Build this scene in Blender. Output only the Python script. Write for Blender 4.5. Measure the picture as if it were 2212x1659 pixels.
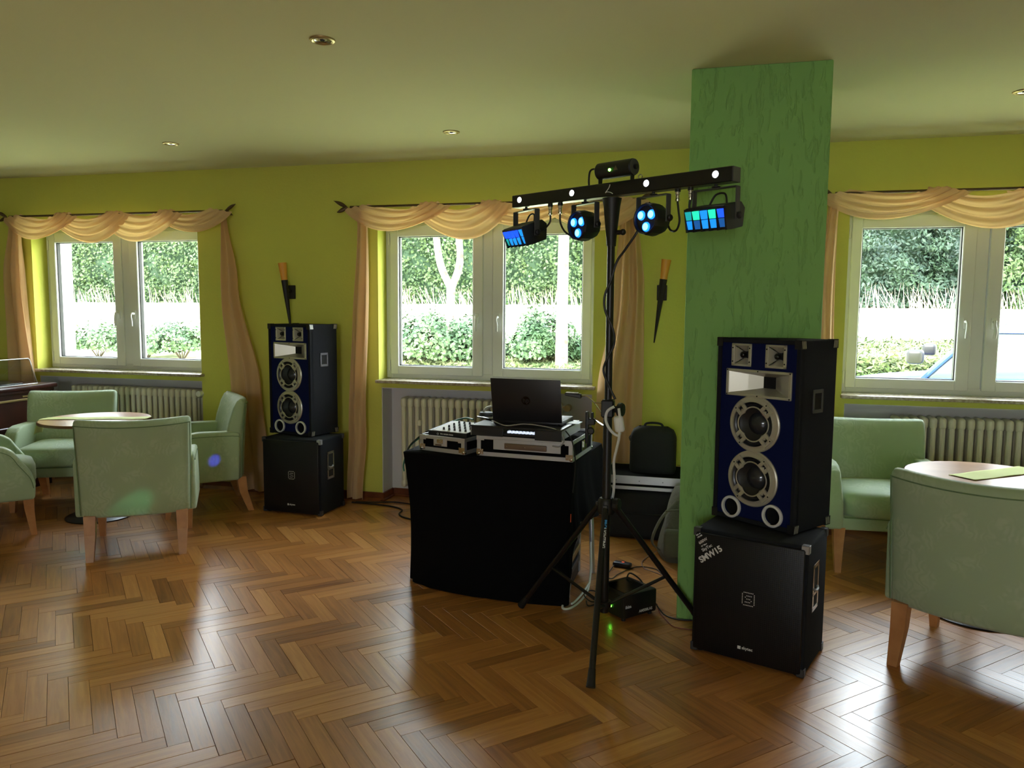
import bpy, bmesh, math, random
from mathutils import Vector, Matrix
random.seed(7)
PI = math.pi
sin, cos = math.sin, math.cos
scn = bpy.context.scene
for o in list(bpy.data.objects):
    bpy.data.objects.remove(o, do_unlink=True)
COL = scn.collection

# ------------------------------------------------------------------ camera
cam_d = bpy.data.cameras.new('camera')
cam = bpy.data.objects.new('camera', cam_d)
COL.objects.link(cam)
cam_d.sensor_fit = 'HORIZONTAL'
cam_d.sensor_width = 36.0
cam_d.lens = 36.0 * 1660.0 / 2212.0
cam_d.clip_start = 0.05
cam_d.clip_end = 300
R_ = Vector((0.96818898, 0.25011406, 0.00728436))
U_ = Vector((-0.03117608, 0.09169506, 0.99529898))
F_ = Vector((-0.24827033, 0.9638646, -0.09657572))
M = Matrix((R_, U_, -F_)).transposed().to_4x4()
M.translation = Vector((0, 0, 1.4))
cam.matrix_world = M
scn.camera = cam

# ------------------------------------------------------------------ world, sun, exposure
SKY = 40.0
w = bpy.data.worlds.new('sky')
scn.world = w
w.use_nodes = True
nt = w.node_tree
nt.nodes.clear()
wo = nt.nodes.new('ShaderNodeOutputWorld')
bg = nt.nodes.new('ShaderNodeBackground')
bg.inputs[1].default_value = SKY
tcw = nt.nodes.new('ShaderNodeTexCoord')
sepw = nt.nodes.new('ShaderNodeSeparateXYZ')
rw = nt.nodes.new('ShaderNodeValToRGB')
rw.color_ramp.elements[0].position = 0.0
rw.color_ramp.elements[0].color = (0.95, 0.97, 1.0, 1)
rw.color_ramp.elements[1].position = 1.0
rw.color_ramp.elements[1].color = (0.72, 0.85, 1.0, 1)
nt.links.new(tcw.outputs['Generated'], sepw.inputs[0])
nt.links.new(sepw.outputs[2], rw.inputs[0])
nt.links.new(rw.outputs[0], bg.inputs[0])
nt.links.new(bg.outputs[0], wo.inputs[0])
sun_d = bpy.data.lights.new('sun', 'SUN')
sun_d.energy = 50.0
sun_d.angle = math.radians(3)
sun_d.color = (1.0, 0.96, 0.88)
sun = bpy.data.objects.new('sun', sun_d)
COL.objects.link(sun)
sun.rotation_euler = Vector((0.35, 0.62, -0.72)).to_track_quat('-Z', 'Y').to_euler()
scn.view_settings.view_transform = 'Standard'
scn.view_settings.look = 'None'
scn.view_settings.gamma = 1.0
scn.view_settings.use_curve_mapping = False
scn.view_settings.exposure = -1.0

G1, G2, G3 = -5.241, -2.213, 0.899          # left edge of the first pane of each window
WINS = (G1, G2, G3)
YW = 5.12                                   # room face of the window wall
CEIL = 2.425
XL, XR, YB = -7.6, 4.6, -3.6                # room extents


def portal(name, loc, sx, sy, rot):
    d = bpy.data.lights.new(name, 'AREA')
    d.shape = 'RECTANGLE'
    d.size, d.size_y = sx, sy
    d.cycles.is_portal = True
    o = bpy.data.objects.new(name, d)
    COL.objects.link(o)
    o.location = loc
    o.rotation_euler = rot
    return o


for g in WINS:
    portal('window_and_fill_portal', (g + .676, 5.24, 1.45), 1.44, 1.0, (-PI / 2, 0, 0))
portal('window_and_fill_portal', (0, YB - .1, 1.4), 1.1, 1.0, (PI / 2, 0, 0))  # serves the added fill opening behind the camera


# ------------------------------------------------------------------ mesh helpers
class MB:
    def __init__(s):
        s.bm = bmesh.new()

    def _merge(s, t, M=None):
        if M is not None:
            bmesh.ops.transform(t, matrix=M, verts=t.verts)
        me = bpy.data.meshes.new('tmp')
        t.to_mesh(me)
        t.free()
        s.bm.from_mesh(me)
        bpy.data.meshes.remove(me)
        return s

    def box(s, x0, x1, y0, y1, z0, z1, bev=0, seg=1, M=None):
        t = bmesh.new()
        bmesh.ops.create_cube(t, size=1)
        for v in t.verts:
            v.co = Vector(((x0 + x1) / 2 + v.co.x * (x1 - x0), (y0 + y1) / 2 + v.co.y * (y1 - y0), (z0 + z1) / 2 + v.co.z * (z1 - z0)))
        if bev:
            bmesh.ops.bevel(t, geom=t.edges[:] + t.verts[:], offset=bev, segments=seg, profile=.5, affect='EDGES', clamp_overlap=True)
        return s._merge(t, M)

    def hexa(s, bot, top, bev=0, seg=1, M=None):
        t = bmesh.new()
        b = [t.verts.new(p) for p in bot]
        u = [t.verts.new(p) for p in top]
        n = len(b)
        t.faces.new(list(reversed(b)))
        t.faces.new(u)
        for i in range(n):
            t.faces.new((b[i], b[(i + 1) % n], u[(i + 1) % n], u[i]))
        bmesh.ops.recalc_face_normals(t, faces=t.faces)
        if bev:
            bmesh.ops.bevel(t, geom=t.edges[:] + t.verts[:], offset=bev, segments=seg, profile=.5, affect='EDGES', clamp_overlap=True)
        return s._merge(t, M)

    def prism(s, poly, a, b, axis='z', bev=0, seg=1, M=None):
        def P(p, h):
            return {'z': (p[0], p[1], h), 'y': (p[0], h, p[1]), 'x': (h, p[0], p[1])}[axis]
        return s.hexa([P(p, a) for p in poly], [P(p, b) for p in poly], bev, seg, M)

    def cyl(s, p0, p1, r0, r1=None, n=16, cap=True, M=None):
        return s.tube([p0, p1], [r0, r0 if r1 is None else r1], n, cap, M)

    def tube(s, pts, r, n=8, cap=True, M=None, flat=1.0):
        pts = [Vector(p) for p in pts]
        rs = r if isinstance(r, (list, tuple)) else [r] * len(pts)
        t = bmesh.new()
        rings = []
        up = None
        for i, p in enumerate(pts):
            d = (pts[min(i + 1, len(pts) - 1)] - pts[max(i - 1, 0)])
            if d.length < 1e-9:
                d = Vector((0, 0, 1))
            d.normalize()
            if up is None:
                up = Vector((0, 0, 1)) if abs(d.z) < .9 else Vector((0, 1, 0))
            sd = d.cross(up)
            if sd.length < 1e-6:
                sd = d.cross(Vector((1, 0, 0)))
            sd.normalize()
            up = sd.cross(d).normalized()
            rings.append([t.verts.new(p + (sd * cos(a) + up * sin(a) * flat) * rs[i]) for a in [2 * PI * k / n for k in range(n)]])
        for a, b in zip(rings, rings[1:]):
            for k in range(n):
                t.faces.new((a[k], a[(k + 1) % n], b[(k + 1) % n], b[k]))
        if cap:
            t.faces.new(list(reversed(rings[0])))
            t.faces.new(rings[-1])
        bmesh.ops.recalc_face_normals(t, faces=t.faces)
        return s._merge(t, M)

    def lathe(s, prof, n=24, M=None):
        t = bmesh.new()
        rings = []
        for r, z in prof:
            if r < 1e-5:
                rings.append([t.verts.new((0, 0, z))])
            else:
                rings.append([t.verts.new((r * cos(2 * PI * k / n), r * sin(2 * PI * k / n), z)) for k in range(n)])
        for a, b in zip(rings, rings[1:]):
            for k in range(n):
                k2 = (k + 1) % n
                if len(a) == 1 and len(b) == 1:
                    continue
                if len(a) == 1:
                    t.faces.new((a[0], b[k2], b[k]))
                elif len(b) == 1:
                    t.faces.new((a[k], a[k2], b[0]))
                else:
                    t.faces.new((a[k], a[k2], b[k2], b[k]))
        bmesh.ops.recalc_face_normals(t, faces=t.faces)
        return s._merge(t, M)

    def grid(s, f, nu, nv, wrapu=False, wrapv=False, M=None, cap=False):
        t = bmesh.new()
        V = [[t.verts.new(f(i / nu, j / nv)) for j in range(nv + (0 if wrapv else 1))] for i in range(nu + (0 if wrapu else 1))]
        NU, NV = len(V), len(V[0])
        for i in range(nu):
            for j in range(nv):
                t.faces.new((V[i][j], V[(i + 1) % NU][j], V[(i + 1) % NU][(j + 1) % NV], V[i][(j + 1) % NV]))
        if cap:
            t.faces.new(V[0][::-1])
            t.faces.new(V[-1])
        bmesh.ops.recalc_face_normals(t, faces=t.faces)
        return s._merge(t, M)

    def sphere(s, c, r, n=12, M=None, sc=(1, 1, 1)):
        t = bmesh.new()
        bmesh.ops.create_uvsphere(t, u_segments=n, v_segments=max(6, n // 2), radius=r)
        for v in t.verts:
            v.co = Vector(c) + Vector((v.co.x * sc[0], v.co.y * sc[1], v.co.z * sc[2]))
        return s._merge(t, M)

    def build(s, name, mat, parent=None, smooth=35, loc=None):
        me = bpy.data.meshes.new(name)
        s.bm.to_mesh(me)
        s.bm.free()
        me.materials.append(mat)
        if smooth:
            me.polygons.foreach_set('use_smooth', [True] * len(me.polygons))
            me.set_sharp_from_angle(angle=math.radians(smooth))
        o = bpy.data.objects.new(name, me)
        COL.objects.link(o)
        if parent is not None:
            o.parent = parent
        if loc is not None:
            o.location = loc
        return o


def tag(o, label, cat=None, group=None, kind=None):
    if label:
        o['label'] = label
    if cat:
        o['category'] = cat
    if group:
        o['group'] = group
    if kind:
        o['kind'] = kind
    return o


def thing(name, label, cat, loc=(0, 0, 0), rz=0, group=None, kind=None):
    o = bpy.data.objects.new(name, None)
    o.empty_display_size = .05
    COL.objects.link(o)
    o.location = loc
    o.rotation_euler = (0, 0, rz)
    return tag(o, label, cat, group, kind)


def copy_tree(o, parent=None):
    c = o.copy()
    COL.objects.link(c)
    c.parent = parent
    for ch in list(o.children):
        copy_tree(ch, c)
    return c


def dup(o, loc, rz, label, group=None):
    c = copy_tree(o)
    c.location = loc
    c.rotation_euler = (0, 0, rz)
    c['label'] = label
    if group:
        c['group'] = group
    return c


def T(x, y, z):
    return Matrix.Translation((x, y, z))


def RX(a):
    return Matrix.Rotation(a, 4, 'X')


def RY(a):
    return Matrix.Rotation(a, 4, 'Y')


def RZ(a):
    return Matrix.Rotation(a, 4, 'Z')


def spline(pts, k=8):
    pts = [Vector(p) for p in pts]
    out = []
    for i in range(len(pts) - 1):
        p0, p1, p2, p3 = pts[max(i - 1, 0)], pts[i], pts[i + 1], pts[min(i + 2, len(pts) - 1)]
        for j in range(k):
            t = j / k
            out.append(.5 * ((2 * p1) + (p2 - p0) * t + (2 * p0 - 5 * p1 + 4 * p2 - p3) * t * t + (3 * p1 - p0 - 3 * p2 + p3) * t ** 3))
    out.append(pts[-1])
    return out


def text_mesh(name, body, size, mat, parent, M, ext=.0004, bold=0.0, align='LEFT'):
    cu = bpy.data.curves.new(name, 'FONT')
    cu.body = body
    cu.size = size
    cu.extrude = ext
    cu.offset = bold
    cu.align_x = align
    cu.resolution_u = 3
    tmp = bpy.data.objects.new('tmp_text', cu)
    COL.objects.link(tmp)
    bpy.context.view_layer.update()
    me = bpy.data.meshes.new_from_object(tmp)
    bpy.data.objects.remove(tmp, do_unlink=True)
    bpy.data.curves.remove(cu)
    me.transform(M)
    me.materials.clear()
    me.materials.append(mat)
    o = bpy.data.objects.new(name, me)
    COL.objects.link(o)
    o.parent = parent
    return o


# ------------------------------------------------------------------ materials
def srgb(r, g, b):
    f = lambda c: c / 12.92 if c <= .04045 else ((c + .055) / 1.055) ** 2.4
    return (f(r / 255), f(g / 255), f(b / 255), 1)


def mat(name, col, rough=.6, metal=0.0, bump=None, var=None, spec=.5, emit=None, sheen=0, coat=0):
    m = bpy.data.materials.new(name)
    m.use_nodes = True
    n = m.node_tree.nodes
    L = m.node_tree.links
    b = n['Principled BSDF']
    b.inputs['Base Color'].default_value = col
    b.inputs['Roughness'].default_value = rough
    b.inputs['Metallic'].default_value = metal
    b.inputs['Specular IOR Level'].default_value = spec
    if sheen:
        b.inputs['Sheen Weight'].default_value = sheen
    if coat:
        b.inputs['Coat Weight'].default_value = coat
        b.inputs['Coat Roughness'].default_value = .15
    if emit:
        b.inputs['Emission Color'].default_value = emit[0]
        b.inputs['Emission Strength'].default_value = emit[1]
    tc = n.new('ShaderNodeTexCoord')
    if bump:                      # (scale, strength, distance, stretch xyz)
        mp = n.new('ShaderNodeMapping')
        mp.inputs['Scale'].default_value = bump[3] if len(bump) > 3 else (1, 1, 1)
        tx = n.new('ShaderNodeTexNoise')
        tx.inputs['Scale'].default_value = bump[0]
        tx.inputs['Detail'].default_value = 4
        bp = n.new('ShaderNodeBump')
        bp.inputs['Strength'].default_value = bump[1]
        bp.inputs['Distance'].default_value = bump[2]
        L.new(tc.outputs['Object'], mp.inputs[0])
        L.new(mp.outputs[0], tx.inputs[0])
        L.new(tx.outputs[0], bp.inputs['Height'])
        L.new(bp.outputs[0], b.inputs['Normal'])
    if var:                       # (scale, colour 2)
        tv = n.new('ShaderNodeTexNoise')
        tv.inputs['Scale'].default_value = var[0]
        tv.inputs['Detail'].default_value = 3
        mx = n.new('ShaderNodeMix')
        mx.data_type = 'RGBA'
        mx.inputs[6].default_value = col
        mx.inputs[7].default_value = var[1]
        L.new(tc.outputs['Object'], tv.inputs[0])
        rr = n.new('ShaderNodeValToRGB')
        rr.color_ramp.elements[0].position = .35
        rr.color_ramp.elements[1].position = .65
        L.new(tv.outputs[0], rr.inputs[0])
        L.new(rr.outputs[0], mx.inputs[0])
        L.new(mx.outputs[2], b.inputs['Base Color'])
    return m


def nodes_of(m):
    return m.node_tree.nodes, m.node_tree.links, m.node_tree.nodes['Principled BSDF']


m_wall = mat('yellow_green_plaster', srgb(204, 206, 98), .85, bump=(60, .35, .004), spec=.2)
m_ceil = mat('cream_green_ceiling', srgb(222, 220, 178), .9, bump=(90, .15, .002), spec=.15)
m_niche = mat('pale_grey_paint', srgb(214, 212, 216), .6, bump=(60, .2, .002), spec=.3)
m_white = mat('white_plastic_frame', srgb(225, 228, 225), .35)
m_rubber = mat('black_rubber', srgb(18, 18, 20), .6)
m_sill = mat('speckled_stone_sill', srgb(190, 180, 160), .25, var=(60, srgb(150, 135, 115)))
m_base = mat('reddish_skirting_wood', srgb(120, 62, 32), .4, var=(9, srgb(90, 44, 22)))
m_outwall = mat('white_outside_render', srgb(235, 235, 230), .8)
m_rad = mat('cream_radiator_enamel', srgb(222, 216, 198), .4)
m_brass = mat('dull_brass', srgb(170, 150, 100), .35, .8)
m_dark = mat('dark_void', srgb(6, 6, 6), .9)

# column plaster with long vertical trowel ridges
m_col = mat('green_scraped_plaster', srgb(132, 180, 104), .8, spec=.2)
n, L, b = nodes_of(m_col)
tc = n.new('ShaderNodeTexCoord')
mp = n.new('ShaderNodeMapping')
mp.inputs['Scale'].default_value = (1, 1, .24)
t1 = n.new('ShaderNodeTexNoise')
t1.inputs['Scale'].default_value = 46
t1.inputs['Detail'].default_value = 4
t1.inputs['Distortion'].default_value = .5
r1 = n.new('ShaderNodeValToRGB')
r1.color_ramp.elements[0].position = .55
r1.color_ramp.elements[1].position = .68
bp = n.new('ShaderNodeBump')
bp.inputs['Strength'].default_value = .75
bp.inputs['Distance'].default_value = .007
L.new(tc.outputs['Object'], mp.inputs[0])
L.new(mp.outputs[0], t1.inputs[0])
L.new(t1.outputs[0], r1.inputs[0])
L.new(r1.outputs[0], bp.inputs['Height'])
L.new(bp.outputs[0], b.inputs['Normal'])


def wood_uv(name, c_light, c_mid, c_dark, rough):
    """oak block: grain along U, a shade of its own from attribute rnd"""
    m = mat(name, c_mid, rough)
    n, L, b = nodes_of(m)
    uv = n.new('ShaderNodeUVMap')
    at = n.new('ShaderNodeAttribute')
    at.attribute_name = 'rnd'
    mp = n.new('ShaderNodeMapping')
    mp.inputs['Scale'].default_value = (1.6, 26, 1)
    t = n.new('ShaderNodeTexNoise')
    t.inputs['Scale'].default_value = 2.2
    t.inputs['Detail'].default_value = 5
    t.inputs['Distortion'].default_value = .6
    L.new(uv.outputs[0], mp.inputs[0])
    L.new(mp.outputs[0], t.inputs[0])
    ramp = n.new('ShaderNodeValToRGB')
    ramp.color_ramp.elements[0].color = c_dark
    ramp.color_ramp.elements[1].color = c_light
    e = ramp.color_ramp.elements.new(.5)
    e.color = c_mid
    mth = n.new('ShaderNodeMath')
    mth.operation = 'MULTIPLY_ADD'
    mth.inputs[1].default_value = .62
    L.new(at.outputs['Fac'], mth.inputs[0])
    sub = n.new('ShaderNodeMath')
    sub.operation = 'MULTIPLY_ADD'
    sub.inputs[1].default_value = .8
    sub.inputs[2].default_value = -.22
    L.new(t.outputs[0], sub.inputs[0])
    L.new(sub.outputs[0], mth.inputs[2])
    L.new(mth.outputs[0], ramp.inputs[0])
    L.new(ramp.outputs[0], b.inputs['Base Color'])
    b.inputs['Coat Weight'].default_value = .55
    b.inputs['Coat Roughness'].default_value = .24
    # relief: fine grain and slight unevenness; worn gloss
    t2 = n.new('ShaderNodeTexNoise')
    t2.inputs['Scale'].default_value = 7
    t2.inputs['Detail'].default_value = 4
    t2.inputs['Distortion'].default_value = 1.6
    mp2 = n.new('ShaderNodeMapping')
    mp2.inputs['Scale'].default_value = (1, 5, 1)
    L.new(uv.outputs[0], mp2.inputs[0])
    L.new(mp2.outputs[0], t2.inputs[0])
    bp = n.new('ShaderNodeBump')
    bp.inputs['Strength'].default_value = .35
    bp.inputs['Distance'].default_value = .0012
    L.new(t2.outputs[0], bp.inputs['Height'])
    L.new(bp.outputs[0], b.inputs['Normal'])
    rr = n.new('ShaderNodeMapRange')
    rr.inputs['To Min'].default_value = rough - .06
    rr.inputs['To Max'].default_value = rough + .1
    L.new(t.outputs[0], rr.inputs[0])
    L.new(rr.outputs[0], b.inputs['Roughness'])
    return m


m_parquet = wood_uv('oak_parquet', srgb(218, 160, 96), srgb(180, 120, 64), srgb(112, 68, 34), .30)


# damask upholstery: pale green with a fern-like tone-on-tone weave
def damask():
    m = mat('green_damask', srgb(146, 172, 132), .62, sheen=.25, spec=.35)
    n, L, b = nodes_of(m)
    tc = n.new('ShaderNodeTexCoord')
    wv = n.new('ShaderNodeTexWave')
    wv.inputs['Scale'].default_value = 9
    wv.inputs['Distortion'].default_value = 14
    wv.inputs['Detail'].default_value = 1.5
    wv.inputs['Detail Scale'].default_value = 2.2
    L.new(tc.outputs['Object'], wv.inputs[0])
    ms = n.new('ShaderNodeTexNoise')
    ms.inputs['Scale'].default_value = 7
    L.new(tc.outputs['Object'], ms.inputs[0])
    rp = n.new('ShaderNodeValToRGB')
    rp.color_ramp.elements[0].position = .46
    rp.color_ramp.elements[1].position = .56
    L.new(ms.outputs[0], rp.inputs[0])
    mu = n.new('ShaderNodeMath')
    mu.operation = 'MULTIPLY'
    L.new(wv.outputs[1], mu.inputs[0])
    L.new(rp.outputs[0], mu.inputs[1])
    mx = n.new('ShaderNodeMix')
    mx.data_type = 'RGBA'
    mx.inputs[6].default_value = srgb(160, 178, 146)
    mx.inputs[7].default_value = srgb(170, 186, 156)
    L.new(mu.outputs[0], mx.inputs[0])
    L.new(mx.outputs[2], b.inputs['Base Color'])
    rr = n.new('ShaderNodeMapRange')
    rr.inputs['To Min'].default_value = .7
    rr.inputs['To Max'].default_value = .52
    L.new(mu.outputs[0], rr.inputs[0])
    L.new(rr.outputs[0], b.inputs['Roughness'])
    fn = n.new('ShaderNodeTexNoise')
    fn.inputs['Scale'].default_value = 400
    L.new(tc.outputs['Object'], fn.inputs[0])
    ad = n.new('ShaderNodeMath')
    ad.operation = 'MULTIPLY_ADD'
    ad.inputs[1].default_value = .25
    L.new(fn.outputs[0], ad.inputs[0])
    L.new(mu.outputs[0], ad.inputs[2])
    bp = n.new('ShaderNodeBump')
    bp.inputs['Strength'].default_value = .3
    bp.inputs['Distance'].default_value = .0015
    L.new(ad.outputs[0], bp.inputs['Height'])
    L.new(bp.outputs[0], b.inputs['Normal'])
    return m


m_fab = damask()
m_pipe = mat('green_piping', srgb(104, 128, 92), .7)
m_leg = mat('beech_leg', srgb(196, 140, 92), .38, bump=(30, .1, .001, (1, 1, .1)), var=(12, srgb(176, 120, 74)))
m_table = mat('beech_table_top', srgb(188, 142, 104), .28, var=(7, srgb(172, 124, 88)))
m_edge = mat('dark_table_edge', srgb(104, 72, 40), .4)
m_runner = mat('pale_lime_runner', srgb(212, 220, 140), .8, bump=(300, .2, .0006))
m_blackpaint = mat('black_lacquer', srgb(20, 20, 22), .35)
m_bmetal = mat('black_powder_coat', srgb(16, 16, 18), .38, spec=.5)
m_gmetal = mat('grey_bracket', srgb(62, 62, 66), .45)
m_chrome = mat('chrome', srgb(210, 210, 212), .18, 1.0)
m_alu = mat('brushed_aluminium', srgb(196, 198, 204), .38, .75)
m_brown = mat('brown_laminate', srgb(104, 84, 66), .5)
m_cloth = mat('black_cloth', srgb(9, 9, 11), .92, bump=(220, .25, .001), spec=.1)
m_carpet = mat('charcoal_carpet', srgb(30, 32, 36), .95, bump=(500, .6, .0015), spec=.15)
m_blue = mat('navy_carpet_baffle', srgb(12, 22, 66), .95, bump=(500, .6, .0015), spec=.15)
m_silver = mat('silver_plastic', srgb(184, 182, 168), .32, .45)
m_cone = mat('grey_speaker_cone', srgb(40, 42, 44), .3, .3)
m_capm = mat('glossy_dust_cap', srgb(60, 62, 66), .15, .4)
m_print = mat('white_print', srgb(215, 215, 215), .6)
m_bluep = mat('blue_print', srgb(60, 150, 215), .6)
m_blackpl = mat('matt_black_plastic', srgb(16, 16, 17), .5)
m_laptop = mat('charcoal_laptop_lid', srgb(30, 28, 30), .42)
m_logo = mat('dark_glossy_mark', srgb(8, 8, 10), .12)
m_wcable = mat('white_cable', srgb(215, 218, 218), .45)
m_gcable = mat('green_cable', srgb(20, 96, 76), .45)
m_bag = mat('black_nylon', srgb(16, 16, 17), .75, bump=(300, .3, .001))
m_gbag = mat('grey_canvas', srgb(96, 93, 80), .9, bump=(14, .8, .02))
m_mahog = mat('mahogany', srgb(60, 27, 20), .3, var=(5, srgb(44, 19, 14)), coat=.15)
m_led = mat('white_led', (1, 1, 1, 1), .3, emit=((1, 1, 1, 1), 60))
m_green = mat('green_led', (0, 1, 0, 1), .3, emit=((.15, 1, .05, 1), 60))
m_cyan = mat('cyan_lens', (.1, .5, 1, 1), .2, emit=((.10, .62, 1, 1), 12))
m_rimblue = mat('blue_lens_rim', (.02, .1, 1, 1), .2, emit=((.01, .16, 1, 1), 7))
m_orange = mat('orange_tab', srgb(240, 90, 30), .6)
m_screen = mat('bright_paper', srgb(235, 240, 250), .5)
m_wood_door = m_mahog


def mesh_grille():
    m = mat('perforated_black_grille', srgb(14, 14, 15), .45, .4)
    n, L, b = nodes_of(m)
    tc = n.new('ShaderNodeTexCoord')
    v = n.new('ShaderNodeTexVoronoi')
    v.inputs['Scale'].default_value = 130
    v.inputs['Randomness'].default_value = 0
    r = n.new('ShaderNodeValToRGB')
    r.color_ramp.elements[0].position = .28
    r.color_ramp.elements[1].position = .36
    r.color_ramp.elements[0].color = (0.0006, .0006, .0006, 1)
    r.color_ramp.elements[1].color = srgb(22, 22, 24)
    L.new(tc.outputs['Object'], v.inputs[0])
    L.new(v.outputs['Distance'], r.inputs[0])
    L.new(r.outputs[0], b.inputs['Base Color'])
    bp = n.new('ShaderNodeBump')
    bp.inputs['Strength'].default_value = .5
    bp.inputs['Distance'].default_value = .001
    L.new(v.outputs['Distance'], bp.inputs['Height'])
    L.new(bp.outputs[0], b.inputs['Normal'])
    return m


m_grille = mesh_grille()


def sheer():
    m = bpy.data.materials.new('peach_voile')
    m.use_nodes = True
    n = m.node_tree.nodes
    L = m.node_tree.links
    n.clear()
    out = n.new('ShaderNodeOutputMaterial')
    d = n.new('ShaderNodeBsdfDiffuse')
    d.inputs[0].default_value = srgb(234, 200, 160)
    t = n.new('ShaderNodeBsdfTranslucent')
    t.inputs[0].default_value = srgb(234, 194, 148)
    mx = n.new('ShaderNodeMixShader')
    mx.inputs[0].default_value = .35
    tr = n.new('ShaderNodeBsdfTransparent')
    tr.inputs[0].default_value = (1, .93, .82, 1)
    mx2 = n.new('ShaderNodeMixShader')
    mx2.inputs[0].default_value = .07
    L.new(d.outputs[0], mx.inputs[1])
    L.new(t.outputs[0], mx.inputs[2])
    L.new(mx.outputs[0], mx2.inputs[1])
    L.new(tr.outputs[0], mx2.inputs[2])
    L.new(mx2.outputs[0], out.inputs[0])
    return m


m_voile = sheer()


def thin_glass(name, tint=(1, 1, 1, 1), fac=1.0, rough=0.0):
    m = bpy.data.materials.new(name)
    m.use_nodes = True
    n = m.node_tree.nodes
    L = m.node_tree.links
    n.clear()
    out = n.new('ShaderNodeOutputMaterial')
    tr = n.new('ShaderNodeBsdfTransparent')
    tr.inputs[0].default_value = tint
    g = n.new('ShaderNodeBsdfGlossy')
    g.inputs['Roughness'].default_value = rough
    fr = n.new('ShaderNodeFresnel')
    fr.inputs[0].default_value = 1.45
    ml = n.new('ShaderNodeMath')
    ml.operation = 'MULTIPLY'
    ml.inputs[1].default_value = fac
    mx = n.new('ShaderNodeMixShader')
    ge = n.new('ShaderNodeNewGeometry')
    front = n.new('ShaderNodeMath')           # reflect on the entry face only
    front.operation = 'MULTIPLY_ADD'
    front.inputs[1].default_value = -fac
    front.inputs[2].default_value = fac
    L.new(ge.outputs['Backfacing'], front.inputs[0])
    L.new(front.outputs[0], ml.inputs[1])
    L.new(fr.outputs[0], ml.inputs[0])
    L.new(ml.outputs[0], mx.inputs[0])
    L.new(tr.outputs[0], mx.inputs[1])
    L.new(g.outputs[0], mx.inputs[2])
    L.new(mx.outputs[0], out.inputs[0])
    return m


m_glass = thin_glass('window_glass', (.97, .985, .975, 1))
m_acryl = thin_glass('clear_acrylic', (.93, .95, .94, 1), 1.6, .02)

# ================================================================== ROOM SHELL
def struct(mb, name, m, label, cat, parent=None, smooth=35):
    o = mb.build(name, m, parent, smooth)
    if parent is None:
        tag(o, label, cat, kind='structure')
    return o


OP = [(g - .10, g + 1.452) for g in WINS]       # window openings
NI = [(g - .08, g + 1.455) for g in WINS]       # radiator niches
ZO0, ZO1 = .868, 2.025
ZN = .832
b = MB()
xs = [XL - .3] + [x for o in OP for x in o] + [XR + .3]
for i in range(0, len(xs), 2):                  # piers
    x0 = xs[i] if i == 0 else xs[i]
    b.box(xs[i], xs[i + 1], YW, 5.50, 0, CEIL + .1)
for (a, c), (p, q) in zip(OP, NI):
    b.box(a, c, YW, 5.50, ZO1, CEIL + .1)       # lintel
    b.box(a, c, YW, 5.50, ZN, ZO0)              # strip above the niche
    b.box(a, c, 5.30, 5.50, 0, ZN)              # niche back
    b.box(q - .0, c + .004, YW, 5.30, 0, ZN)
    b.box(a, p, YW, 5.30, 0, ZN)
struct(b, 'wall_back', m_wall, 'yellow-green plastered wall with the three windows', 'wall', smooth=0)
k = 1
for (p, q), nm in zip(NI, ('left', 'middle', 'right')):
    b = MB().box(p, q, 5.292, 5.298, 0, ZN - .002)
    b.box(p + .0005, p + .006, YW + .002, 5.292, 0, ZN - .002).box(q - .006, q - .0005, YW + .002, 5.292, 0, ZN - .002)
    b.box(p, q, YW + .002, 5.292, ZN - .006, ZN - .0005)
    struct(b, 'trim_%d' % k, m_niche, 'pale grey painted lining of the radiator niche under the %s window' % nm, 'niche', smooth=0)
    k += 1
struct(MB().box(XL - .2, XL, YB, YW, 0, CEIL + .1), 'wall_left', m_wall, 'yellow-green side wall left of the picture', 'wall', smooth=0)
struct(MB().box(XR, XR + .2, YB, YW, 0, CEIL + .1), 'wall_right', m_wall, 'yellow-green side wall right of the picture', 'wall', smooth=0)
b = MB()
b.box(XL, -.55, YB - .2, YB, 0, CEIL + .1).box(.55, XR, YB - .2, YB, 0, CEIL + .1)
b.box(-.55, .55, YB - .2, YB, 0, .9).box(-.55, .55, YB - .2, YB, 1.9, CEIL + .1)  # unseen opening added in this wall to let in fill light
struct(b, 'wall_front', m_wall, 'yellow-green wall behind the camera with an added opening that lets in fill light', 'wall', smooth=0)
b = MB().box(XL, XR, YB, YW, CEIL, CEIL + .25)
b.box(XL - .6, XR + .6, YB - .6, 5.62, CEIL + .3, CEIL + .5)
struct(b, 'ceiling', m_ceil, 'smooth pale yellow-green ceiling with recessed spotlights', 'ceiling', smooth=0)

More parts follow.
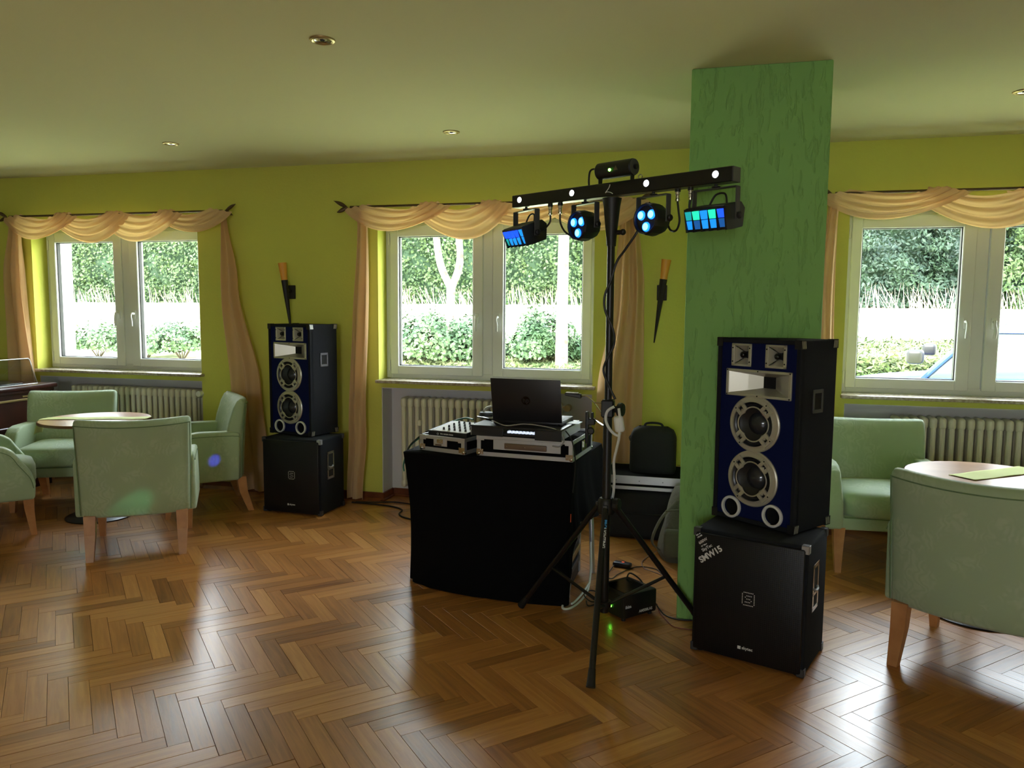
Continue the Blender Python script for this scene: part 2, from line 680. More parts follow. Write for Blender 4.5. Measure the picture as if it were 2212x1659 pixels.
# floor: dark bed with herringbone oak blocks
m_bed = mat('dark_joint_bed', srgb(22, 12, 6), .8)
floor = struct(MB().box(XL, XR, YB, 5.30, -.05, -.0125), 'floor', m_bed, 'worn herringbone oak parquet floor', 'floor', smooth=0)
PL, PW = .36, .067
VAR = []
for i in range(44):
    gw = random.choice((.0005, .0006, .0007, .0010))
    me = bpy.data.meshes.new('plank')
    x0, x1, y0, y1, z0, z1, c = gw * .5, PL - gw * random.choice((.6, 1, 2.2)), gw * .5, PW - gw, -.0125, 0, .0006
    vs = [(x0, y0, z0), (x1, y0, z0), (x1, y1, z0), (x0, y1, z0), (x0, y0, -c), (x1, y0, -c), (x1, y1, -c), (x0, y1, -c),
          (x0 + c, y0 + c, 0), (x1 - c, y0 + c, 0), (x1 - c, y1 - c, 0), (x0 + c, y1 - c, 0)]
    fs = [(0, 1, 5, 4), (1, 2, 6, 5), (2, 3, 7, 6), (3, 0, 4, 7), (4, 5, 9, 8), (5, 6, 10, 9), (6, 7, 11, 10), (7, 4, 8, 11), (8, 9, 10, 11)]
    me.from_pydata(vs, [], fs)
    uvl = me.uv_layers.new(name='UVMap')
    ou, ov = random.uniform(0, 40), random.uniform(0, 40)
    for lp in me.loops:
        v = vs[lp.vertex_index]
        uvl.data[lp.index].uv = (v[0] + ou, v[1] + ov)
    at = me.attributes.new('rnd', 'FLOAT', 'POINT')
    rv = min(1, max(0, random.gauss(.5, .24)))
    for q in at.data:
        q.value = rv
    me.materials.append(m_parquet)
    VAR.append((me, vs, fs, (ou, ov), rv))
S2 = math.sqrt(.5)
d1, d2 = Vector((S2, -S2, 0)), Vector((S2, S2, 0))
P0 = Vector((-1.800, 2.241, 0))
blocks = []
stepx = PW * math.sqrt(2)
for row in range(-9, 10):
    # row = pair of bands; vertical period = PL*sqrt(2)
    base = P0 + Vector((0, -1, 0)) * (row * PL * math.sqrt(2))
    # shift of pattern per period is zero along x modulo step
    for kx in range(-70, 80):
        P = base + Vector((kx * stepx, 0, 0))
        blocks.append((P, -PI / 4))                       # runs along d1, width along d2
        Q = P + d1 * PL + d2 * PW
        blocks.append((Q, None))                          # runs along -d2, width along d1
cand = []
for P, a in blocks:
    if a is not None:
        c = P + d1 * PL / 2 + d2 * PW / 2
    else:
        c = P - d2 * PL / 2 + d1 * PW / 2
    if not (XL + .1 < c.x < XR - .1 and YB + .1 < c.y < 5.24):
        continue
    d = c - Vector((0, 0, 1.4))
    wz = d.dot(F_)
    area = 0
    if wz > .5:
        px = 1106 + 1660 * d.dot(R_) / wz
        py = 829.5 - 1660 * d.dot(U_) / wz
        if -60 < px < 2272 and py < 1720:
            area = 1 / wz ** 3
            hid = (890 < px < 1240 and py < 1290) or (1480 < px < 1790 and py < 1440)
            if hid:
                area *= .01
    cand.append((area, c, P, a))
cand.sort(key=lambda t: -t[0])
for i, (area, c, P, a) in enumerate(cand[:300]):
    me = random.choice(VAR)[0]
    o = bpy.data.objects.new('plank', me)
    COL.objects.link(o)
    o.parent = floor
    if a is not None:
        o.matrix_local = Matrix.Translation((P.x, P.y, random.uniform(-.0003, .0002))) @ RZ(-PI / 4) @ RY(random.gauss(0, .0006)) @ RX(random.gauss(0, .003))
    else:
        p = P - d2 * PL
        # local x along d2 from p, width must go along d1 = -(local y): start at p + d1*PW
        p = p + d1 * PW
        o.matrix_local = Matrix.Translation((p.x, p.y, random.uniform(-.0003, .0002))) @ RZ(PI / 4) @ RY(random.gauss(0, .0006)) @ RX(random.gauss(0, .003))
V, Fc, UV, RN = [], [], [], []
for area, c, P, a in cand[300:]:
    me, vs, fs, (ou, ov), rv = random.choice(VAR)
    if a is not None:
        Mx = Matrix.Translation((P.x, P.y, random.uniform(-.0003, .0002))) @ RZ(-PI / 4) @ RX(random.gauss(0, .003))
    else:
        p = P - d2 * PL + d1 * PW
        Mx = Matrix.Translation((p.x, p.y, random.uniform(-.0003, .0002))) @ RZ(PI / 4) @ RX(random.gauss(0, .003))
    n0 = len(V)
    V += [tuple(Mx @ Vector(v)) for v in vs]
    for f in fs:
        Fc.append(tuple(n0 + j for j in f))
        for j in f:
            UV += [vs[j][0] + ou, vs[j][1] + ov]
    RN += [rv] * len(vs)
me = bpy.data.meshes.new('planks_beyond')
me.from_pydata(V, [], Fc)
me.uv_layers.new(name='UVMap').data.foreach_set('uv', UV)
me.attributes.new('rnd', 'FLOAT', 'POINT').data.foreach_set('value', RN)
me.materials.append(m_parquet)
o = bpy.data.objects.new('planks_beyond', me)
COL.objects.link(o)
o.parent = floor
o['kind'] = 'stuff'

# square column
b = MB().box(-.112, .452, 3.468, 4.05, 0, CEIL, bev=.006, seg=2)
struct(b, 'trim_4', m_col, 'square floor-to-ceiling pillar in rough grass-green plaster', 'pillar')

# skirting
for i, (x0, x1) in enumerate([(XL, NI[0][0]), (NI[0][1], NI[1][0]), (NI[1][1], NI[2][0]), (NI[2][1], XR)]):
    b = MB().box(x0, x1 + (0 if i == 3 else .0), YW - .018, YW - .0005, 0, .058, bev=.003)
    b.prism([(YW - .036, 0), (YW - .018, 0), (YW - .018, .022), (YW - .026, .016)], x0, x1, axis='x')
    for xe, s in ((x1, 1), (x0, -1)):
        if abs(xe - XL) > .1 and abs(xe - XR) > .1:
            b.box(min(xe, xe + s * .016), max(xe, xe + s * .016), YW - .018, 5.29, 0, .058, bev=.003)
            b.box(min(xe, xe + s * .034), max(xe, xe + s * .034), YW - .036, 5.28, 0, .018, bev=.006)
    struct(b, 'baseboard_%d' % (i + 1), m_base, ('reddish wooden skirting in the far left corner', 'reddish wooden skirting between left and middle windows',
           'reddish wooden skirting between middle and right windows', 'reddish wooden skirting right of the right window')[i], 'skirting')
for i, (p, q) in enumerate(NI):
    b = MB().box(p + .02, q - .02, 5.276, 5.291, 0, .058, bev=.003).box(p + .03, q - .03, 5.258, 5.276, 0, .02, bev=.006)
    struct(b, 'baseboard_%d' % (i + 5), m_base, 'reddish skirting at the back of the niche under the %s window' % ('left', 'middle', 'right')[i], 'skirting')

# windows
for wi, g in enumerate(WINS):
    nm = ('left', 'middle', 'right')[wi]
    x0, x1 = OP[wi]
    zb, zt = .892, ZO1
    gz0, gz1 = .983, 1.918
    wd = thing('window_%d' % (wi + 1), 'white double casement window in the %s of the wall' % nm if wi != 1 else 'white double casement window in the middle, behind the laptop', 'window', kind='structure')
    b = MB()
    b.box(x0, x0 + .045, 5.265, 5.335, zb, zt, bev=.003).box(x1 - .045, x1, 5.265, 5.335, zb, zt, bev=.003)
    b.box(x0 + .045, x1 - .045, 5.265, 5.335, zb, zb + .045, bev=.003).box(x0 + .045, x1 - .045, 5.265, 5.335, zt - .045, zt, bev=.003)
    b.box(g + .640, g + .712, 5.262, 5.335, zb + .04, zt - .04, bev=.004)
    b.build('frame', m_white, wd)
    for sx0, sx1, px0, px1, hs in ((g - .062, g + .641, g, g + .566, 1), (g + .716, g + 1.414, g + .792, g + 1.352, -1)):
        s = MB()
        ya, yb = 5.248, 5.325
        sz0, sz1 = zb + .028, zt - .028
        # sash: outer rectangle minus pane, with a sloped bead
        s.box(sx0, px0, ya, yb, sz0, sz1, bev=.004).box(px1, sx1, ya, yb, sz0, sz1, bev=.004)
        s.box(px0 - .001, px1 + .001, ya + .0005, yb, sz0, gz0, bev=.004).box(px0 - .001, px1 + .001, ya + .0005, yb, gz1, sz1, bev=.004)
        so = s.build('sash', m_white, wd)
        gk = MB()
        for (a, c, d, e) in ((px0, px0 + .006, gz0, gz1), (px1 - .006, px1, gz0, gz1), (px0, px1, gz0, gz0 + .005), (px0, px1, gz1 - .005, gz1)):
            gk.box(a, c, 5.268, 5.300, d, e)
        gk.build('gasket', m_rubber, so, 0)
        MB().box(px0 + .002, px1 - .002, 5.284, 5.288, gz0 + .002, gz1 - .002).build('pane', m_glass, so, 0)
        # handle
        hx = (px1 + .036) if hs > 0 else (px0 - .036)
        h = MB().box(hx - .013, hx + .013, ya - .010, ya + .001, 1.30, 1.37, bev=.004, seg=2)
        h.cyl((hx, ya, 1.345), (hx, ya - .036, 1.345), .009, n=12)
        h.tube(spline([(hx, ya - .034, 1.352), (hx + .004 * hs, ya - .044, 1.33), (hx + .002, ya - .046, 1.29), (hx, ya - .040, 1.245)], 5), [.009] * 10 + [.0095, .0095, .009, .009, .0085, .008], n=10, flat=.8)
        h.build('handle', m_white, so)
    hg = MB()
    for hx in (g - .072, g + 1.424):
        for hz in (.985, 1.90):
            hg.cyl((hx, 5.252, hz - .04), (hx, 5.252, hz + .04), .007, n=10)
    hg.build('hinge', m_white, wd)
    ob = MB()                                     # outside reveal and sill
    ob.box(x0 - .012, x0 + .004, 5.335, 5.52, zb - .02, zt).box(x1 - .004, x1 + .012, 5.335, 5.52, zb - .02, zt).box(x0, x1, 5.335, 5.52, zt - .004, zt + .012)
    ob.box(x0, x1, 5.335, 5.54, zb - .03, zb)
    ob.build('outer_reveal', m_outwall, wd, 0)
    b = MB().box(g - .106, g + 1.476, 5.062, 5.266, .868, .889, bev=.004, seg=2)
    tag(b.build('window_sill', m_sill), 'pale speckled stone sill under the %s window' % nm, 'sill', kind='structure')

# radiators
sec = MB()
for yy in (5.135, 5.175, 5.215):
    sec.cyl((0, yy, .135), (0, yy, .735), .0165, n=10)
sec.box(-.0215, .0215, 5.115, 5.235, .69, .765, bev=.0205, seg=3).box(-.0205, .0205, 5.115, 5.235, .105, .165, bev=.018, seg=2)
sec.cyl((-.0258, 5.175, .735), (.0258, 5.175, .735), .012, n=10).cyl((-.0258, 5.175, .135), (.0258, 5.175, .135), .012, n=10)
sec0 = sec.build('radiator_section', m_rad)
for wi, (ra, rb) in enumerate(((-5.03, -3.84), (-2.155, -.945), (1.10, 2.30))):
    rd = thing('radiator', 'cream ribbed column radiator in the niche under the %s window' % ('left', 'middle', 'right')[wi], 'radiator', (0, 0, 0), group='column radiators under the windows')
    nsec = int(round((rb - ra) / .0515))
    for i in range(nsec):
        if wi == 0 and i == 0:
            s = sec0
        else:
            s = bpy.data.objects.new('radiator_section', sec0.data)
            COL.objects.link(s)
        s.parent = rd
        s.location = (ra + .026 + i * .0515, 0, 0)
    v = MB()
    ex = ra + nsec * .0515
    v.cyl((ex - .01, 5.175, .735), (ex + .05, 5.175, .735), .011, n=10)
    v.cyl((ex + .045, 5.19, .735), (ex + .045, 5.13, .735), .013, n=12)
    v.build('valve', m_chrome, rd)
    v = MB().cyl((ex + .045, 5.14, .735), (ex + .045, 5.085, .735), .026, .022, n=16)
    v.build('thermostat_knob', m_brass if wi == 1 else m_white, rd)
    MB().box(ra + .15, ra + .175, 5.085, 5.12, .57, .61, bev=.003).build('heat_meter', m_rad, rd)
    for xb in (ra + .1, rb - .1):
        MB().cyl((xb, 5.17, .11), (xb, 5.29, .11), .008).build('wall_bracket', m_rad, rd)

# ================================================================== OUTSIDE
m_ground = mat('sunlit_grass_and_gravel', srgb(214, 212, 176), .95, bump=(6, .5, .05), var=(.6, srgb(190, 200, 140)))


def gz(x, y):
    e = 16.0
    if y < e:
        return -.12
    if y < 23:
        t = (y - e) / 7
        return -.12 + 1.55 * t * t * (3 - 2 * t)
    return 1.43 + (y - 23) * .03


b = MB()
b.grid(lambda u, v: (-48 + 80 * u, 5.6 + (46 - 5.6) * v, gz(0, 5.6 + (46 - 5.6) * v)), 40, 50)
tag(b.build('ground', m_ground), 'sun-bleached drive and grassy bank outside the windows', 'ground', kind='structure')


def leaf_mat(name, c1, c2):
    m = mat(name, c1, .6, var=(1.3, c2), spec=.3)
    n, L, bb = nodes_of(m)
    return m


m_l1 = leaf_mat('hedge_leaf', (.022, .045, .015, 1), (.045, .075, .022, 1))
m_l2 = leaf_mat('shrub_leaf', (.022, .055, .02, 1), (.06, .10, .04, 1))
m_l3 = leaf_mat('spruce_needle', (.007, .019, .012, 1), (.019, .040, .019, 1))
m_l4 = leaf_mat('weed_leaf', (.045, .075, .022, 1), (.09, .105, .04, 1))
m_l5 = leaf_mat('dry_stem', (.35, .30, .2, 1), (.5, .45, .3, 1))
m_bark = mat('pale_bark', srgb(150, 138, 132), .9, bump=(12, .8, .02, (1, 1, .4)), var=(7, srgb(84, 68, 60)))
m_dkbark = mat('dark_bark', srgb(70, 56, 44), .9)
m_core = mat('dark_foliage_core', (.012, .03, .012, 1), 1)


def leaves(name, fn, n, s, m, parent, long=1.6, droop=0):
    V, Fc = [], []
    for i in range(n):
        p, nv = fn()
        nv = (Vector(nv) + Vector((random.gauss(0, .6), random.gauss(0, .6), random.gauss(0, .6)))).normalized()
        a = nv.orthogonal().normalized()
        a = Matrix.Rotation(random.uniform(0, 2 * PI), 3, nv) @ a
        if droop:
            a = (a + Vector((0, 0, -droop))).normalized()
        c = nv.cross(a).normalized()
        q = s * random.uniform(.6, 1.3)
        p = Vector(p)
        k = len(V)
        V += [tuple(p - a * q * long * .5), tuple(p + c * q * .5), tuple(p + a * q * long * .5), tuple(p - c * q * .5)]
        Fc.append((k, k + 1, k + 2, k + 3))
    me = bpy.data.meshes.new(name)
    me.from_pydata(V, [], Fc)
    me.materials.append(m)
    o = bpy.data.objects.new(name, me)
    COL.objects.link(o)
    o.parent = parent
    o['kind'] = 'stuff'
    return o


def hedge(x0, x1, y, h, label):
    z0 = gz(0, y)
    t = thing('hedge', label, 'hedge', ((x0 + x1) / 2, y, z0))
    hw = (x1 - x0) / 2
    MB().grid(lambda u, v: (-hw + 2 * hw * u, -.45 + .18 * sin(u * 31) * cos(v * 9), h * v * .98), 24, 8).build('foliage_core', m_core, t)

    def f():
        x, z = random.uniform(-hw, hw), random.uniform(0, h)
        return (x, -.62 + .22 * sin(x * 3.1 + sin(z * 4)) * cos(z * 1.9) + random.uniform(-.22, .18), z), (0, -1, .4)
    leaves('foliage', f, int((x1 - x0) * h * 260), .085, m_l1, t, 1.7)


hedge(-31, -17.5, 28, 4.6, 'tall clipped conifer hedge beyond the left window')
hedge(-14.5, -1.5, 28, 4.6, 'tall clipped conifer hedge beyond the middle window')


def shrub(x, y, wd, h, label, m=m_l2, n=2600, s=.07, name='shrub'):
    z0 = gz(0, y)
    t = thing(name, label, 'shrub', (x, y, z0))
    ph = random.uniform(0, 9)

    def f():
        while True:
            a, e = random.uniform(0, 2 * PI), random.uniform(-.2, 1)
            r = (1 + .25 * sin(3 * a + ph) + .15 * sin(7 * a + 5 * e)) * random.uniform(.65, 1)
            d = Vector((cos(a) * math.sqrt(max(0, 1 - e * e)), sin(a) * math.sqrt(max(0, 1 - e * e)), e))
            return (d.x * wd / 2 * r, d.y * wd / 2 * r, max(0, h * .4 + d.z * h * .6 * r)), (d.x, d.y - .3, d.z + .5)
    leaves('foliage', f, n, s, m, t, 1.5)
    st = MB()
    for q in range(7):
        a = q * .9
        st.tube([(0, 0, -.02), (cos(a) * wd * .15, sin(a) * wd * .15, h * .4), (cos(a) * wd * .28, sin(a) * wd * .28, h * .8)], [.014, .01, .004], 5)
    st.build('stem', m_dkbark, t)
    return t


# seen through the left window
shrub(-15.9, 17.2, 1.7, .9, 'low leafy shrub beyond the left window, in its left pane')
shrub(-14.4, 17.2, 1.5, .75, 'low leafy shrub beyond the left window, beside its handles')
shrub(-13.3, 17.2, 1.9, 1.0, 'low leafy shrub beyond the left window, in its right pane')
# through the middle window
shrub(-6.45, 16.75, 2.0, 1.35, 'bushy shrub behind the forked tree in the middle window', n=4200)
shrub(-5.35, 17.1, 1.5, 1.15, 'bushy shrub right of the forked tree in the middle window', n=3000)
shrub(-3.7, 16.9, 1.45, 1.4, 'rounded dense shrub in the right pane of the middle window', n=4200)
shrub(-2.7, 17.4, 1.1, .8, 'small shrub at the right edge of the middle window', n=1500)


def weeds(x0, x1, y0, y1, h, n, label, m=m_l4, nm='weeds'):
    xc, yc = (x0 + x1) / 2, (y0 + y1) / 2

    def f():
        x, y = random.uniform(x0, x1), random.uniform(y0, y1)
        return (x, y, gz(0, y) + random.uniform(0, h) ** 1.0), (0, -.6, .6)
    o = leaves(nm, f, n, .045, m, None, 3.2)
    tag(o, label, 'weeds', kind='stuff')


weeds(-8.2, -1.6, 16.0, 18.2, .34, 22000, 'tangled low weeds on the bank in the middle window')
weeds(1.8, 6.4, 15.2, 17.8, .75, 34000, 'rank bright green weeds on the bank in the right window')


def tall_grass(x0, x1, y, n, label):
    V, Fc = [], []
    for i in range(n):
        x, yy = random.uniform(x0, x1), y + random.uniform(-.5, .5)
        h = random.uniform(.35, .8)
        l = random.gauss(-.12, .15)
        k = len(V)
        z = gz(0, yy)
        V += [(x, yy, z), (x + .025, yy, z), (x + l + .012, yy, z + h)]
        Fc.append((k, k + 1, k + 2))
    me = bpy.data.meshes.new('tall_grass')
    me.from_pydata(V, [], Fc)
    me.materials.append(m_l5)
    o = bpy.data.objects.new('tall_grass', me)
    COL.objects.link(o)
    tag(o, label, 'grass', kind='stuff')


tall_grass(-28, -18.5, 26.6, 150, 'pale grass stems at the foot of the hedge, left window')
tall_grass(-13, -3, 26.6, 200, 'pale grass stems at the foot of the hedge, middle window')
tall_grass(3, 12, 25.4, 240, 'pale grass stems below the spruces, right window')

# forked birch and a straight pale trunk
t = thing('birch_tree', 'pale tree forking into two trunks, left pane of middle window', 'tree', (-5.90, 17.0, gz(0, 17.0)))
MB().tube([(0, 0, -.05), (.02, 0, .7), (.03, 0, 1.5), (.05, 0, 2.0)], [.14, .10, .095, .11], 12).build('trunk', m_bark, t)
b = MB().tube(spline([(.05, 0, 1.9), (-.22, 0, 2.5), (-.34, .05, 3.4), (-.3, .1, 4.8)], 5), [.085] * 6 + [.08] * 5 + [.06] * 5, 10)
b.build('limb', m_bark, t)
MB().tube(spline([(.05, 0, 1.9), (.26, 0, 2.5), (.22, 0, 3.4), (.2, .1, 4.8)], 5), [.09] * 6 + [.08] * 5 + [.06] * 5, 10).build('limb', m_bark, t)


def crown():
    a, e = random.uniform(0, 2 * PI), random.uniform(-1, 1)
    r = random.uniform(.5, 1)
    d = Vector((cos(a) * math.sqrt(1 - e * e), sin(a) * math.sqrt(1 - e * e), e))
    return (d.x * 2.2 * r, d.y * 2 * r, 6.3 + d.z * 1.7 * r), (0, -.5, .7)


leaves('foliage', crown, 2500, .11, m_l2, t)
t = thing('ash_tree', 'straight pale trunk in the right pane of the middle window', 'tree', (-3.12, 16.4, gz(0, 16.4)))
MB().tube([(0, 0, -.05), (.0, 0, 1.5), (.02, 0, 3.2), (.02, 0, 5)], [.15, .125, .115, .10], 12).build('trunk', m_bark, t)
leaves('foliage', crown, 2500, .11, m_l2, t)


def spruce(x, y, rad, h, label, m=m_l3, n=34000):
    z0 = gz(0, y)
    t = thing('spruce_tree', label, 'tree', (x, y, z0))
    MB().tube([(0, 0, -.05), (0, 0, h)], [.2, .03], 8).build('trunk', m_dkbark, t)
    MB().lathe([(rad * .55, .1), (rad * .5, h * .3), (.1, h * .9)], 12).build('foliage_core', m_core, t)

    def f():
        tier = random.uniform(0, 1) ** 1.3
        zz = .1 + tier * h * .93
        a = random.uniform(0, 2 * PI)
        rr = rad * (1 - tier * .9) * (1 + .18 * sin(a * 6 + tier * 30)) * (random.uniform(.55, 1) ** .5)
        saw = (zz * 1.6) % 1.0
        rr *= .75 + .3 * (1 - saw)
        return (cos(a) * rr, sin(a) * rr, zz - .25 * (1 - saw) * .5), (cos(a), sin(a), .5)
    leaves('foliage', f, n, .065, m, t, 2.4, droop=.7)


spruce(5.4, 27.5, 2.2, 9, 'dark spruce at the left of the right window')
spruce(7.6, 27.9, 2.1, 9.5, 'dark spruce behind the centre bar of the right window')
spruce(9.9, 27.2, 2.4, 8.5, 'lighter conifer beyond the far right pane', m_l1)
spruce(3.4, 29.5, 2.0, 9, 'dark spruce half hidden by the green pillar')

# parked blue car seen through the right window
m_car = mat('blue_car_paint', srgb(18, 56, 140), .3, .2, coat=.5)
m_cglass = mat('car_window_glass', srgb(70, 78, 86), .1, .3)
car = thing('car', 'blue parked car outside the right window', 'car', (3.32, 9.50, -.16), math.radians(-18))
side = [(-2.05, .28), (-2.1, .5), (-2.02, .68), (-1.5, .78), (-1.0, .84), (-.9, .86), (1.75, .98), (2.0, .9), (2.05, .5), (1.98, .28), (1.5, .2), (-1.6, .2)]
MB().prism(side, -.84, .84, axis='y', bev=.06, seg=3).build('body', m_car, car)
cab0 = [(-.90, -.80, .85), (1.72, -.80, .95), (1.72, .80, .95), (-.90, .80, .85)]
cab1 = [(-.42, -.62, 1.38), (1.25, -.62, 1.40), (1.25, .62, 1.40), (-.42, .62, 1.38)]
MB().hexa(cab0, cab1, bev=.04, seg=2).build('side_glass', m_cglass, car)
b = MB().hexa([(-.46, -.66, 1.345), (1.32, -.66, 1.365), (1.32, .66, 1.365), (-.46, .66, 1.345)], [(-.15, -.52, 1.45), (1.1, -.52, 1.46), (1.1, .52, 1.46), (-.15, .52, 1.45)], bev=.03, seg=2)
for s in (-1, 1):
    b.tube([(-.92, s * .80, .85), (-.42, s * .63, 1.39)], .03, 8).tube([(.42, s * .80, .93), (.45, s * .63, 1.39)], .03, 8).tube([(1.72, s * .8, .95), (1.26, s * .63, 1.4)], .05, 8)
b.build('roof', m_car, car)
for s in (-1, 1):
    b = MB().box(-1.06, -.90, min(s * .84, s * 1.02), max(s * .84, s * 1.02), 1.02, 1.17, bev=.04, seg=3)
    mi = b.build('wing_mirror', m_blackpl, car)
for wx in (-1.35, 1.3):
    for s in (-1, 1):
        wl_ = MB().lathe([(0, -.09), (.2, -.1), (.3, -.09), (.31, 0), (.3, .09), (.2, .1), (0, .09)], 24, M=T(wx, s * .76, .31) @ RX(PI / 2)).build('wheel', m_rubber, car)
        MB().lathe([(0, -.105), (.19, -.11), (.2, .0), (0, .0)], 16, M=T(wx, s * .77, .31) @ RX(PI / 2 * -s * -1)).build('hub_cap', m_alu, wl_)
b = MB().box(-.1, .08, -.86, -.835, .78, .81, bev=.008, seg=2)
b.build('door_handle', m_car, car)

# ================================================================== CEILING SPOTS
def spot(x, y, label, first=[None]):
    if first[0] is None:
        t = thing('ceiling_spotlight', label, 'spotlight', (x, y, CEIL), group='recessed ceiling spotlights')
        MB().lathe([(.030, .006), (.034, -.004), (.040, -.007), (.047, -.005), (.050, -.0005), (.050, .002)], 28).build('trim_ring', m_brass, t)
        MB().lathe([(0, .0), (.012, .001), (.026, -.001), (.031, -.003)], 20).build('reflector', m_chrome, t)
        MB().lathe([(0, -.006), (.008, -.005), (.010, .001)], 12).build('bulb', m_capm, t)
        first[0] = t
    else:
        dup(first[0], (x, y, CEIL), 0, label)


spot(-1.479, 2.783, 'recessed ceiling spotlight nearest the camera, upper left of the picture')
spot(-3.331, 4.269, 'small recessed ceiling spotlight above the left window')
spot(-1.497, 4.354, 'small recessed ceiling spotlight in front of the middle window')
spot(1.375, 4.158, 'recessed ceiling spotlight right of the green pillar')

# ================================================================== WALL SCONCES
m_amber = mat('amber_glass_cone', srgb(222, 152, 60), .45, emit=(srgb(226, 140, 40), .0))
m_iron = mat('wrought_iron', srgb(22, 16, 14), .6)


def sconce(x, tilt, label):
    t = thing('wall_sconce', label, 'wall lamp', (x, YW, 1.5), 0, 'torch shaped wall lamps')
    Mx = RY(tilt)
    MB().box(-.032, .032, -.018, -.0005, -.035, .065, bev=.003).build('back_plate', m_iron, t)
    MB().tube([(0, -.01, .02), (0, -.07, .03)], .012, 8).build('bracket', m_iron, t)
    MB().tube([(0, -.08, -.31), (0, -.08, -.15), (0, -.08, .10)], [.004, .012, .024], 8, M=Mx).build('torch_stem', m_iron, t)
    MB().lathe([(.022, .10), (.0245, .14), (.031, .225), (.029, .225), (.021, .11), (0, .11)], 20, M=Mx @ T(0, -.08, 0)).build('glass_cone', m_amber, t)
    return t


sconce(-3.0, math.radians(-7), 'torch-shaped wall lamp with amber glass above the left speaker tower')
sconce(-.315, math.radians(7), 'torch-shaped wall lamp with amber glass beside the green pillar')

# ================================================================== CURTAINS
m_rod = mat('bronze_curtain_rod', srgb(96, 78, 56), .4, .6)


def curtain_rod(x0, x1, label):
    yr, zr = 5.04, 2.108
    t = thing('curtain_rod', label, 'curtain rod', (0, 0, 0), 0, 'leaf-tipped curtain rods')
    MB().cyl((x0, yr, zr), (x1, yr, zr), .0085, n=10).build('rod', m_rod, t)
    for xe, s in ((x0, -1), (x1, 1)):
        for k, (dz, ln) in enumerate(((.028, .10), (-.022, .075))):
            def lf(u, v, dz=dz, ln=ln, s=s, xe=xe):
                wv = sin(PI * u) ** .8 * .018 * (1 - .3 * u)
                a = (v - .5) * 2
                return (xe + s * (.02 + ln * u), yr - .004 + .006 * a * a - .012 * u, zr + dz * u * 1.6 + a * wv)
            b = MB().grid(lf, 8, 4)
            o = b.build('leaf_finial', m_rod, t)
            md = o.modifiers.new('thick', 'SOLIDIFY')
            md.thickness = .002
        MB().box(xe - s * .06 - .012, xe - s * .06 + .012, yr, YW - .0005, zr - .010, zr + .006).build('rod_bracket', m_rod, t)
    return t


def cloth_obj(name, f, nu, nv, th=.0015, parent=None, mtl=None):
    o = MB().grid(f, nu, nv).build(name, mtl or m_voile, parent, smooth=180)
    return o


def swag_curtain(x0, x1, peaks, drops, label, left=None, right=None):
    """festoon wound round the rod plus the two hanging tails"""
    t = thing('curtain', label, 'curtain', (0, 0, 0), 0, 'peach swag curtains')
    yr, zr = 5.04, 2.108
    for i in range(len(peaks) - 1):
        xa, xb = peaks[i], peaks[i + 1]
        dp = drops[i]
        fr = i % 2
        sgn = 1 if fr else -1
        ph = random.uniform(0, 6)

        def f(u, v, xa=xa, xb=xb, dp=dp, ph=ph, sgn=sgn, i=i):
            # v 0 = inner (upper) edge, v 1 = lower edge
            sk = .09 * sgn
            xa_, xb_ = xa - (.055 if i else 0), xb + (.075 if i < len(peaks) - 2 else 0)
            x = xa_ + (xb_ - xa_) * u + (v - .5) * (.20 * (1 - u) - .20 * u) * -1 * .95 + sk * sin(PI * u) * (v - .5)
            sag = (sin(PI * min(1, max(0, u))) ** .85)
            lo = dp * (.22 + .82 * v + .10 * (u - .5) * (1 - v))
            z = zr + .018 - sag * lo - (1 - sag) * .035 * v
            z += .004 * sin(22 * v + 3 * u + ph)
            fold = .011 * sin(v * 21 + 2.5 * sin(PI * u) + ph) + .007 * sin(v * 43 + u * 4)
            y = yr - .018 - .030 * sin(PI * v) * (.4 + .6 * sag) - fold * (.35 + .65 * sag) + .016 * (1 - u) ** 2 - .022 * u ** 2
            # pinch over the rod at the ends
            e = 1 - sag
            y = y * (1 - e * .2) + (yr - .012 + (.014 if u < .5 else -.016)) * e * .2
            return (x, y, z)
        cloth_obj('swag', f, 30, 26, parent=t)
        # piece passing behind and over the rod
        def g(u, v, xa=xb, ph=ph):
            if v < 0:
                v = 0
            a = -PI * .55 + PI * 1.5 * v
            r = .020 + .004 * sin(u * 17 + ph)
            return (xa - .06 + .12 * u + .03 * (v - .5), yr - r * cos(a) * 1.0, zr + r * sin(a + .2))
        if i < len(peaks) - 2:
            cloth_obj('wrap', g, 12, 8, parent=t)
    for tail in (left, right):
        if not tail:
            continue
        ph = random.uniform(0, 6)
        np_ = tail['pleats'] * .55
        prof = tail['p']            # list of (z, xcentre, width)

        def f(u, v, prof=prof, ph=ph, np_=np_):
            z = prof[0][0] + (prof[-1][0] - prof[0][0]) * v
            for (za, xa, wa), (zb, xb, wb) in zip(prof, prof[1:]):
                if zb <= z <= za:
                    k = (za - z) / (za - zb)
                    k = k * k * (3 - 2 * k)
                    xc, wd = xa + (xb - xa) * k, wa + (wb - wa) * k
                    break
            amp = min(.030, .008 + wd * .12)
            cc = (u - .5) * wd
            y = 5.055 + amp * sin(u * PI * 2 * np_ + ph + .6 * sin(v * 5)) + .35 * amp * sin(u * PI * 2 * np_ * 1.9 + v * 4 + 1)
            y = min(y, 5.095)
            return (xc + cc + .008 * sin(v * 7 + ph), y, z)
        cloth_obj('drape', f, 60, 30, parent=t)
    return t


